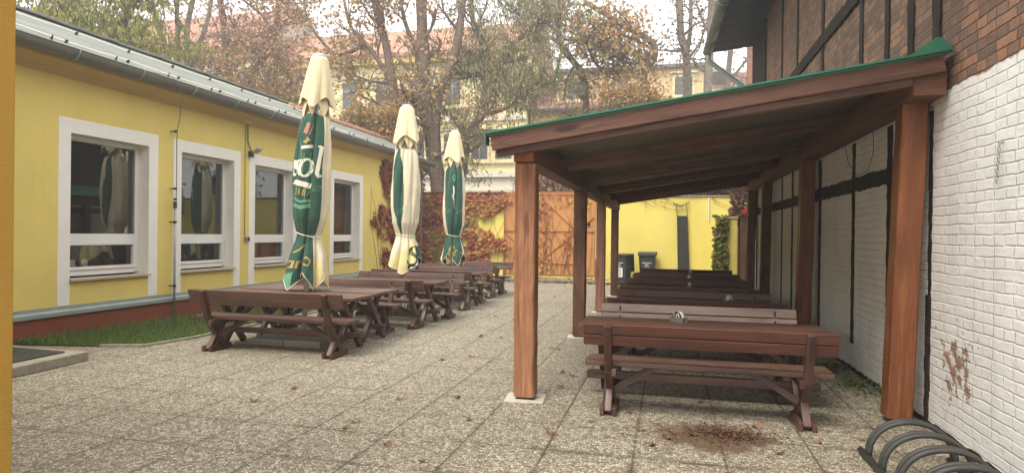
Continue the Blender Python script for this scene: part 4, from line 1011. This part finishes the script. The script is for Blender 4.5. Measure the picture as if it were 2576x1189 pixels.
# bare twigs hanging over the lemon wall
tw=MB(); rq=random.Random(8)
for i in range(16):
    x=-1.2+rq.random()*1.2 if i<12 else 1.0+rq.random()*.6; z=2.9; pts=[]; dx=rq.uniform(-.05,.1)
    for k in range(rq.randint(5,12)): pts.append((x,FY-.05-.02*rq.random(),z)); x+=dx; z-=rq.uniform(.02,.075); dx+=rq.uniform(-.04,.05)
    tw.tube(pts,[.007*(1-.7*k/len(pts)) for k in range(len(pts))],4)
tag(tw.build('bare_twigs',M['stem'],fix=False),'bare thin twigs hanging down the yellow end wall','twigs')

# litter along the far wall and beneath the gate
rq=random.Random(15); m=MB()
for i in range(1500):
    x=rq.uniform(-7.5,-.9); y=FY-.55-abs(rq.gauss(0,.3)); 
    if rq.random()<.25: y=FY-.2-rq.random()*.25
    z=.01+(.1 if y>FY-.5 else 0)
    leafquad(m,(x,y,z+rq.random()*.03),(rq.uniform(-.5,.5),rq.uniform(-.5,.5),1),rq.uniform(.05,.1),.8,rq)
tag(m.build('leaf_litter',M['litter'],fix=False),'band of dry brown leaves blown along the foot of the end wall','leaf litter',kind='stuff')
rq=random.Random(16); m=MB()
for i in range(1100):
    a=rq.uniform(0,2*PI); r=abs(rq.gauss(0,.55)); x=.50+math.cos(a)*r*.46-(.25*rq.random() if i%5==0 else 0); y=5.42+math.sin(a)*r*.26
    leafquad(m,(x,y,.004+rq.random()*.018),(rq.uniform(-.6,.6),rq.uniform(-.6,.6),1),rq.uniform(.012,.034),.7,rq)
tag(m.build('leaf_mulch',M['mulch'],fix=False),'heap of crushed brown leaf bits in front of the nearest shelter bench','leaf bits',kind='stuff')
def maple(size,rq):
    m=MB(); n=11; pts=[]
    for i in range(n*2):
        a=2*PI*i/(n*2); r=size*(1. if i%2==0 else .55)*(.75+.35*math.cos(a)*rq.uniform(.7,1.))*rq.uniform(.85,1.1)
        pts.append((r*math.cos(a),r*.85*math.sin(a),.012*math.sin(a*2+1)+.012*rq.random()+.006))
    vs=[(0,0,.004)]+pts; m.add(vs,[(0,1+i,1+(i+1)%(2*n)) for i in range(2*n)]); m.tube([(-size*.4,0,.006),(-size*1.2,size*.1,.008)],.0025,4); return m
fk=[maple(.05+.012*i,random.Random(60+i)).build('fallen_leaf',M['litter'],fix=False) for i in range(3)]
rq=random.Random(77); used=[0,0,0]
LF=[(740,978),(1008,1005),(1190,897),(1112,906),(868,1078),(899,1062),(1260,850),(1300,805),(1210,845),(1395,745),(1385,1090),(1408,970),(1415,935),(1440,945),(1385,875),(1405,880),(1607,1080),(1685,1103),(1958,1140),(1588,1038),(1180,1055),(1060,1160),(1690,938),(1730,870),(1880,995),(1760,1010),(2165,1105),(2060,1115),(1485,1060),(1700,1020),(970,1120),(640,1010),(1150,1000),(1245,795),(1420,720),(1345,775),(1530,1100),(1640,1120),(1900,1075),(1850,1100),(1745,1095)]
for i,(px,py) in enumerate(LF):
    d=CF+CR*((px-PW/2)/PF)-CU*((py-PH/2)/PF); tt=-EYE.z/d.z; p=EYE+d*tt
    k=i%3; o=fk[k] if not used[k] else fk[k].copy()
    if used[k]: COL.objects.link(o)
    used[k]+=1; o.location=(p.x,p.y,.004); o.rotation_euler=(rq.uniform(-.2,.2),rq.uniform(-.2,.2),rq.uniform(0,6.28)); s=rq.uniform(.7,1.15); o.scale=(s,s,s)
    tag(o,'dry brown fallen leaf lying alone on the aggregate paving','leaf','single fallen leaves on the paving')
# weeds at the foot of the white wall
for i,(x,y,n,l) in enumerate(((2.02,7.55,260,'green weed tuft at the white wall nearest the camera'),(1.97,8.5,300,'green weed tuft at the white wall behind the nearest bench'))):
    m=MB(); rq=random.Random(90+i)
    for k in range(n):
        p=(x+rq.gauss(0,.12)-.02,y+rq.gauss(0,.2),rq.random()*.06); leafquad(m,p,(rq.uniform(-1,1),rq.uniform(-1,1),1.2),rq.uniform(.03,.07),.5,rq)
    tag(m.build('weed_tuft',M['weed'],fix=False),l,'weed',kind='stuff')

# ------------------------------------------------------------------ bicycle rack
rk=thing('bicycle_rack','worn steel bicycle rack of round hoops at the bottom right corner','bicycle rack',(0,0,0))
m=MB(); m.tube([(1.42,5.22,.03),(1.42,3.2,.03)],.026,10); m.build('rail',M['rack'],rk,smooth=True)
m=MB(); m.tube([(1.98,5.15,.03),(1.98,3.2,.03)],.026,10); m.build('rail',M['rack'],rk,smooth=True)
for i in range(6):
    for d in (0,.055):
        y=5.1-i*.3-d; m=MB(); pts=[]
        for k in range(25):
            a=PI*k/24; pts.append((1.70-.27*math.cos(a),y-.02*k/24,.04+.265*math.sin(a)**.85))
        m.tube(pts,.017,10); m.build('hoop',M['rack'],rk,smooth=True)
m=MB(); m.box((1.9,4.55,.06),(.1,.06,.12)); m.build('ground_bracket',M['rack'],rk,bevel=.005)

# ------------------------------------------------------------------ houses behind the yard
def window_set(par,xs,z0,z1,y,wd,pair=True):
    for x in xs:
        m=MB(); m.box((x,y-.06,(z0+z1)/2),(wd+.3,.12,z1-z0+.3)); m.box((x,y-.12,z1+.3),(wd+.6,.24,.14)); m.box((x,y-.12,z0-.22),(wd+.5,.22,.1))
        f=m.build('window',M['house_trim'],par)
        m=MB()
        if pair:
            for s in (-1,1):
                m.box((x+s*wd*.255,y-.128,z0+(z1-z0)*.34),(wd*.48,.02,(z1-z0)*.65)); m.box((x+s*wd*.255,y-.128,z0+(z1-z0)*.845),(wd*.48,.02,(z1-z0)*.31))
        else: m.box((x,y-.128,(z0+z1)/2),(wd*.86,.02,(z1-z0)*.92))
        m.build('pane',M['farglass'],f)
hs=thing('yellow_town_house','large cream town house with orange tiled roof behind the trees','house',(0,0,0))
HY=42.
m=MB(); m.box((-19.4,HY+5,7),(20.2,10,14)); m.build('wall',M['house'],hs)
m=MB(); m.poly([(HY-.6,13.95),(HY-.6,14.2),(HY+5,17.6),(HY+10.5,14.2)],-29.6,-9.1,ax=0); m.build('roof',M['tiles'],hs)
for z,h,d,mm in ((13.75,.5,.5,'house_yel'),(5.65,.35,.35,'house_white'),(5.0,.8,.12,'house_white'),(9.5,.3,.18,'house_white'),(4.45,.2,.3,'house_white')):
    m=MB(); m.box((-19.4,HY-d/2,z),(20.3,d,h)); m.build('cornice',M[mm],hs)
window_set(hs,[-27.6,-25.0,-22.4,-19.8,-17.2,-14.6,-12.6,-10.9],6.7,8.5,HY,1.15); window_set(hs,[-27.6,-25.0,-22.4,-19.8,-17.2,-14.6,-12.0],10.5,12.4,HY,1.15); window_set(hs,[-22.4,-19.8,-17.2,-14.6,-12.0],1.6,3.6,HY,1.15)
h2=thing('gabled_town_house','taller cream house with tiled roof and grey gable, left of the big one','house',(0,0,0))
m=MB(); m.box((-45,HY+5,7.6),(32,10,15.2)); m.build('wall',M['house'],h2)
m=MB(); m.poly([(HY-.6,15.15),(HY-.6,15.4),(HY+5,20.0),(HY+10.6,15.4)],-61.2,-29.3,ax=0); m.build('roof',M['tiles'],h2)
m=MB(); m.add([(-29.25,HY+.1,14),(-29.25,HY+9.9,14),(-29.25,HY+9.9,15.6),(-29.25,HY+5,19.9),(-29.25,HY+.1,15.6)],[(0,1,2,3,4)]); m.build('gable',M['gablewall'],h2)
m=MB(); m.box((-45,HY-.2,14.9),(32.2,.4,.5)); m.build('cornice',M['house_yel'],h2)
window_set(h2,[-31-2.6*i for i in range(9)],11.4,13.4,HY,1.15); window_set(h2,[-31-2.6*i for i in range(9)],7.2,9.1,HY,1.15)
h3=thing('dormer_house','beige house with a long flat roofed dormer above red tiles','house',(0,0,0))
m=MB(); m.box((-3.4,HY+5.2,4.95),(11.4,10,9.9)); m.build('wall',M['house_yel'],h3)
m=MB(); m.poly([(HY-.3,9.85),(HY-.3,10.0),(HY+5,13.0),(HY+10.5,10.0)],-9.25,2.5,ax=0); m.build('roof',M['tiles_dark'],h3)
m=MB(); m.box((-2.6,HY+2.4,11.45),(9.6,3.4,2.1)); m.build('dormer',M['house2'],h3)
m=MB(); m.box((-2.6,HY+2.3,12.6),(9.9,4.0,.22)); m.build('dormer_roof',M['zinc'],h3)
m=MB(); m.box((-3.4,HY-.38,9.85),(11.6,.16,.16)); m.build('gutter',M['dark_metal'],h3)
window_set(h3,[-6.1,-3.2,.9],10.75,11.9,HY+.7,1.1)
h4=thing('brown_roofed_house','low house with weathered brown tile roof beyond the brick building','house',(0,0,0))
m=MB(); m.box((6,51,6),(12,8,12)); m.build('wall',M['house2'],h4)
m=MB(); m.poly([(46.5,11.3),(46.5,11.5),(51,14.1),(55.5,11.5)],-.5,14,ax=0); rf4=m.build('roof',M['tiles_brown'],h4)
m=MB(); m.box((3.1,48.6,13.2),(1.6,.9,1.1),Matrix.Rotation(R(30),3,'X')); m.build('skylight',M['zinc'],rf4)
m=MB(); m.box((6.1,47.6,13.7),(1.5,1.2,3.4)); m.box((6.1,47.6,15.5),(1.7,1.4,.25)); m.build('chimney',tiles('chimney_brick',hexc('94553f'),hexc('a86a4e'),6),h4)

# ------------------------------------------------------------------ trees
def tree(name,label,limbs,leafm_,seed,nleaf=5,lsize=.13,asp=.8,droop=None,bark='bark',lens=(3.2,1.7,.8),cnt=(9,6,4),cover=.25,group='autumn trees behind the yard',side=1.,bias=(0,0,.35)):
    rq=random.Random(seed); base=V(limbs[0][0][0]); t=thing(name,label,'tree',(base.x,base.y,0),0,group)
    o=V((base.x,base.y,0)); T=MB(); L=MB()
    def smooth(pts):
        out=[]
        P=[V(p) for p in pts]
        for i in range(len(P)-1):
            p0=P[max(0,i-1)];p1=P[i];p2=P[i+1];p3=P[min(len(P)-1,i+2)]
            n=max(2,int((p2-p1).length/.5))
            for k in range(n):
                s=k/n; out.append(.5*((2*p1)+(p2-p0)*s+(2*p0-5*p1+4*p2-p3)*s*s+(3*p1-p0-3*p2+p3)*s**3))
        out.append(P[-1]); return out
    def grow(p,d,length,r,lev):
        n=max(3,int(length/(.4 if lev<2 else .22))); pts=[p]; q=V(p); dd=V(d).normalized(); step=length/n
        for i in range(n):
            dd=(dd+V((rq.gauss(0,.28),rq.gauss(0,.28),rq.gauss(0,.22)+(-.06 if droop and lev>=1 else .03)))).normalized(); q=q+dd*step; pts.append(V(q))
        T.tube([a-o for a in pts],[max(.006,r*(1-.75*i/n)) for i in range(n+1)],5 if lev==0 else 3,cap=False)
        if lev<2:
            c=cnt[lev+1]
            for k in range(c):
                s=rq.uniform(.2,1.); i=min(n-1,int(s*n)); pp=pts[i]; nd=(dd*.5+V((rq.gauss(0,.8),rq.gauss(0,.8),rq.gauss(.1,.6)))).normalized()
                grow(pp,nd,lens[lev+1]*rq.uniform(.6,1.2),max(.008,r*.5*(1-.5*s)),lev+1)
        if lev>=1:
            for k in range(nleaf if lev==2 else max(1,nleaf//2)):
                if rq.random()<cover: continue
                i=rq.randint(1,n); pp=pts[i]+V((rq.gauss(0,.07),rq.gauss(0,.07),rq.gauss(0,.07)))-o
                leafquad(L,pp,(rq.uniform(-1,1),rq.uniform(-1,1),rq.uniform(-.4,1)),lsize*rq.uniform(.6,1.25),asp,rq,.4,droop)
    for pts,r0,r1,spread in limbs:
        S=smooth(pts); n=len(S)
        T.tube([a-o for a in S],[(r0+(r1-r0)*i/(n-1))*(1+.06*math.sin(i*1.7)) for i in range(n)],10)
        if spread<=0: continue
        for k in range(int(cnt[0]*spread)):
            s=rq.uniform(.25,1.); i=min(n-2,int(s*n)); tg=(S[i+1]-S[i]).normalized()
            d=(tg*.4+V((rq.gauss(0,1)*side,rq.gauss(0,1),rq.gauss(.25,.5)))+V(bias)).normalized()
            grow(S[i],d,lens[0]*rq.uniform(.6,1.2),(r0+(r1-r0)*s)*.42,0)
    T.build('trunk',M[bark],t,smooth=True,fix=False); L.build('crown',M[leafm_],t,fix=False)
    return t
def px(lst,Y): return [tuple(at(a,b,Y)) for a,b in lst]
def down(lst,Y):
    p=px(lst,Y); return [(p[0][0],p[0][1],-.1)]+p
tree('green_tree','dense yellow green tree rising behind the near end of the grey roof',[(down([(200,200),(190,90),(180,-40)],17),.25,.12,1.2),(px([(200,200),(280,100),(330,20),(350,-60)],17),.16,.08,1.2),(px([(200,210),(300,150),(350,120)],17),.12,.05,1.),(px([(200,210),(120,110),(80,20)],17),.12,.05,.8)],'leaf_green',101,nleaf=8,lsize=.17,asp=.42,droop=.9,lens=(2.2,1.3,.7),cnt=(11,7,5),cover=.05)
tree('slender_tree','cluster of slim grey stems with few brown leaves behind the grey roof',[(down([(430,300),(425,150),(395,60),(370,-60)],20),.14,.08,.8),(down([(440,300),(447,120),(442,-60)],20),.12,.08,.5),(down([(465,300),(470,130),(472,60),(500,-60)],20),.16,.09,.8),(down([(478,300),(490,150),(520,60),(545,-80)],20),.13,.06,.9)],'leaf_brown',102,nleaf=2,lsize=.13,bark='bark_grey',lens=(2.6,1.5,.8),cnt=(10,6,4),cover=.3)
tree('brown_tree','wide brown leaved tree in front of the gabled house',[(down([(590,420),(590,260),(570,150),(560,40),(540,-60)],27),.3,.14,1.3),(px([(590,270),(640,180),(690,90),(700,20),(720,-60)],27),.2,.1,1.4),(px([(590,280),(700,230),(760,190)],27),.14,.06,1.2),(px([(590,300),(520,200),(480,120)],27),.14,.06,.8),(px([(690,90),(660,40),(610,0)],27),.1,.05,.8)],'leaf_brown',103,nleaf=3,lsize=.17,lens=(3.,1.8,.9),cnt=(12,7,5),cover=.12)
tree('thin_tree','thin twiggy tree with yellow brown leaves rising over the roof ridge',[(down([(640,420),(655,300),(690,200),(700,120)],23),.1,.05,1.),(px([(655,300),(740,285),(800,270)],23),.06,.03,.9),(px([(660,290),(620,230),(600,190)],23),.06,.03,.8)],'leaf_orange',104,nleaf=3,lsize=.12,lens=(2.0,1.2,.6),cnt=(10,6,4),cover=.2)
tree('large_tree','large thick forked tree with brown orange leaves behind the end wall',[(down([(1104,490),(1095,420),(1080,320),(1067,234),(1064,154),(1059,5),(1055,-80)],24.5),.38,.2,1.2),(px([(1095,420),(1095,300),(1106,234),(1139,154),(1155,80),(1163,5),(1168,-60)],24.5),.24,.13,.7),
   (down([(1040,420),(1018,330),(1003,290),(987,209),(970,110),(945,20),(930,-60)],24.2),.26,.14,1.2),(px([(987,215),(950,150),(919,110),(883,71),(865,0)],24.2),.11,.06,1.1),(px([(919,110),(850,140),(790,80),(740,10)],24.2),.08,.04,1.1),(px([(1064,154),(1030,90),(1010,20),(1005,-50)],24.5),.12,.06,1.),(px([(1080,320),(1020,290),(950,260),(880,230)],24.),.09,.03,1.),(px([(1085,400),(1150,360),(1180,300)],24.2),.07,.03,1.),(px([(987,209),(930,205),(870,180)],24.2),.07,.03,1.2)],'leaf_orange',105,nleaf=3,lsize=.17,lens=(2.6,1.6,.8),cnt=(8,6,4),cover=.25)
tree('olive_tree','leaning tree with drooping olive leaves left of the shelter roof',[(down([(1150,560),(1165,420),(1182,330),(1210,295),(1245,240),(1245,165),(1193,69),(1180,-50)],25.5),.22,.1,1.4),(px([(1245,190),(1290,110),(1350,60),(1370,0)],25.5),.12,.06,1.4),(px([(1215,290),(1280,270),(1330,230)],25.5),.1,.05,1.5),(px([(1245,165),(1200,190),(1150,200)],25.5),.09,.04,1.2)],'leaf_olive',106,nleaf=5,lsize=.2,asp=.28,droop=.9,lens=(2.5,1.5,.8),cnt=(12,7,5),cover=.1)
tree('curved_tree','tree with a curved bare lower trunk and green leaves above shelter roof',[(down([(1478,420),(1470,210),(1445,160),(1415,120),(1402,75),(1412,0),(1415,-70)],28),.2,.12,1.),(px([(1402,75),(1370,60),(1330,20)],28),.09,.04,1.2),(px([(1415,120),(1400,180),(1390,230)],28),.07,.04,1.),(px([(1445,165),(1425,200),(1420,250)],28),.06,.03,.5)],'leaf_olive',107,nleaf=3,lsize=.18,asp=.35,droop=.7,lens=(2.2,1.3,.7),cnt=(9,6,4),cover=.2)
tree('twisted_tree','tree whose dark trunk twists into an S against the white sky',[(down([(1612,420),(1618,205),(1623,175),(1643,150),(1648,122),(1630,100),(1593,78),(1550,55),(1525,38),(1470,5)],27),.22,.1,1.),(px([(1618,205),(1590,165),(1540,140)],27),.1,.05,1.1),(px([(1612,230),(1580,215),(1530,190),(1490,150),(1480,110)],27),.1,.05,1.3),(px([(1550,55),(1510,100),(1500,130)],27),.07,.03,1.2)],'leaf_orange',108,nleaf=3,lsize=.19,lens=(1.9,1.2,.6),cnt=(10,6,4),cover=.2)
tree('straight_tree','straight grey trunk with sparse dark leaves right of the twisted tree',[(down([(1730,450),(1728,225),(1725,130),(1713,95),(1708,0),(1704,-80)],28),.22,.15,.8),(px([(1727,140),(1737,60),(1735,-60)],28),.1,.07,.8),(px([(1727,150),(1760,110),(1775,60)],28),.06,.03,.7),(px([(1724,130),(1680,128),(1640,125)],28),.05,.03,.7)],'leaf_dark',109,nleaf=2,lsize=.13,bark='bark_grey',lens=(2.2,1.3,.7),cnt=(8,5,3),cover=.3)
tree('grey_tree','grey trunk standing just left of the dark eaves corner',[(down([(1776,450),(1780,212),(1788,60),(1793,-80)],27),.21,.15,.8),(px([(1782,190),(1740,150),(1715,110)],27),.06,.03,.8),(px([(1786,90),(1760,40),(1750,0)],27),.06,.03,.7)],'leaf_dark',110,nleaf=2,lsize=.13,bark='bark_grey',lens=(2.,1.2,.7),cnt=(8,5,3),cover=.3)
tree('slim_tree','slim pale trunk seen under the eaves beside the downpipe',[(down([(1822,450),(1828,230),(1836,140),(1845,40)],30),.17,.12,.7),(px([(1828,215),(1870,160),(1900,130)],30),.07,.04,.8)],'leaf_dark',111,nleaf=3,lsize=.12,bark='bark_grey',lens=(1.8,1.,.6),cnt=(7,5,3),cover=.4)
def shrub(label,pxs,Y,mat,seed,n,r):
    t=tree('shrub',label,[(down([pxs[0],pxs[1]],Y),.06,.03,1.)]+[(px([pxs[0],q],Y),.04,.02,1.1) for q in pxs[2:]],mat,seed,nleaf=n,lsize=.13,lens=(1.3,.9,.5),cnt=(9,6,4),cover=.2,group='shrubs behind the yard wall'); t['category']='shrub'; return t
shrub('bare brown shrub above the gate, seen below the shelter beam',[(1400,500),(1380,440),(1430,450),(1460,470),(1340,455)],23.5,'leaf_brown',121,2,1)
shrub('tangled brown shrub just above the middle of the shelter roof edge',[(1560,330),(1560,260),(1500,265),(1610,245),(1640,255)],25,'leaf_orange',122,5,1)
shrub('orange leaved shrub behind the third umbrella',[(960,400),(930,300),(880,300),(990,300),(1010,360)],23.2,'leaf_orange',123,10,1)
shrub('dark shrub over the right end of the yellow end wall',[(1800,520),(1790,470),(1840,480),(1750,475)],23.5,'leaf_dark',124,5,1)
shrub('twiggy shrub with yellow leaves left of the nearest umbrella',[(700,330),(680,270),(740,280),(620,260)],22.5,'leaf_orange',125,7,1)

hzm=bpy.data.materials.new('thin_autumn_haze'); hzm.use_nodes=True; hn=hzm.node_tree; hn.nodes.remove(hn.nodes['Principled BSDF'])
pv=hn.nodes.new('ShaderNodeVolumePrincipled'); pv.inputs['Color'].default_value=(.96,.96,.96,1); pv.inputs['Density'].default_value=.0042; pv.inputs['Anisotropy'].default_value=.3
hn.links.new(pv.outputs[0],hn.nodes['Material Output'].inputs['Volume'])
m=MB(); m.box((-10,45,12.9),(165,157,28)); tag(m.build('haze',hzm),kind='stuff')

# ------------------------------------------------------------------ light, sky, camera
wd=bpy.data.worlds.new('World'); SC.world=wd; wd.use_nodes=True; nt=wd.node_tree; bg=nt.nodes['Background']
SUN_EL,SUN_AZ=R(58),R(205)      # azimuth measured from +Y towards +X
sky=nt.nodes.new('ShaderNodeTexSky'); sky.sky_type='NISHITA'; sky.sun_disc=False; sky.sun_elevation=SUN_EL; sky.sun_rotation=SUN_AZ; sky.dust_density=3.; sky.air_density=1.
hz=nt.nodes.new('ShaderNodeMix'); hz.data_type='RGBA'; hz.inputs[0].default_value=.88; hz.inputs[7].default_value=(9.3,9.1,8.8,1)   # an even cloud deck over the clear sky
nt.links.new(sky.outputs[0],hz.inputs[6]); nt.links.new(hz.outputs[2],bg.inputs['Color']); bg.inputs['Strength'].default_value=.1
sl=bpy.data.lights.new('sun','SUN'); sl.energy=1.2; sl.angle=R(25); sl.color=(1,.95,.87); so=bpy.data.objects.new('sun',sl); COL.objects.link(so)
sdir=V((math.sin(SUN_AZ)*math.cos(SUN_EL),math.cos(SUN_AZ)*math.cos(SUN_EL),math.sin(SUN_EL)))
so.rotation_euler=sdir.to_track_quat('Z','Y').to_euler()
cam=bpy.data.cameras.new('camera'); co=bpy.data.objects.new('camera',cam); COL.objects.link(co); cam.sensor_width=36; cam.lens=PF/PW*36; cam.clip_end=400; cam.clip_start=.05
mw=Matrix((CR,CU,-CF)).transposed().to_4x4(); mw.translation=EYE; co.matrix_world=mw; SC.camera=co
SC.view_settings.view_transform='Standard'; SC.view_settings.look='None'; SC.view_settings.exposure=1.52; SC.view_settings.gamma=1
SC.cycles.max_bounces=8; SC.cycles.transparent_max_bounces=12
try: SC.cycles.use_denoising=True
except Exception: pass
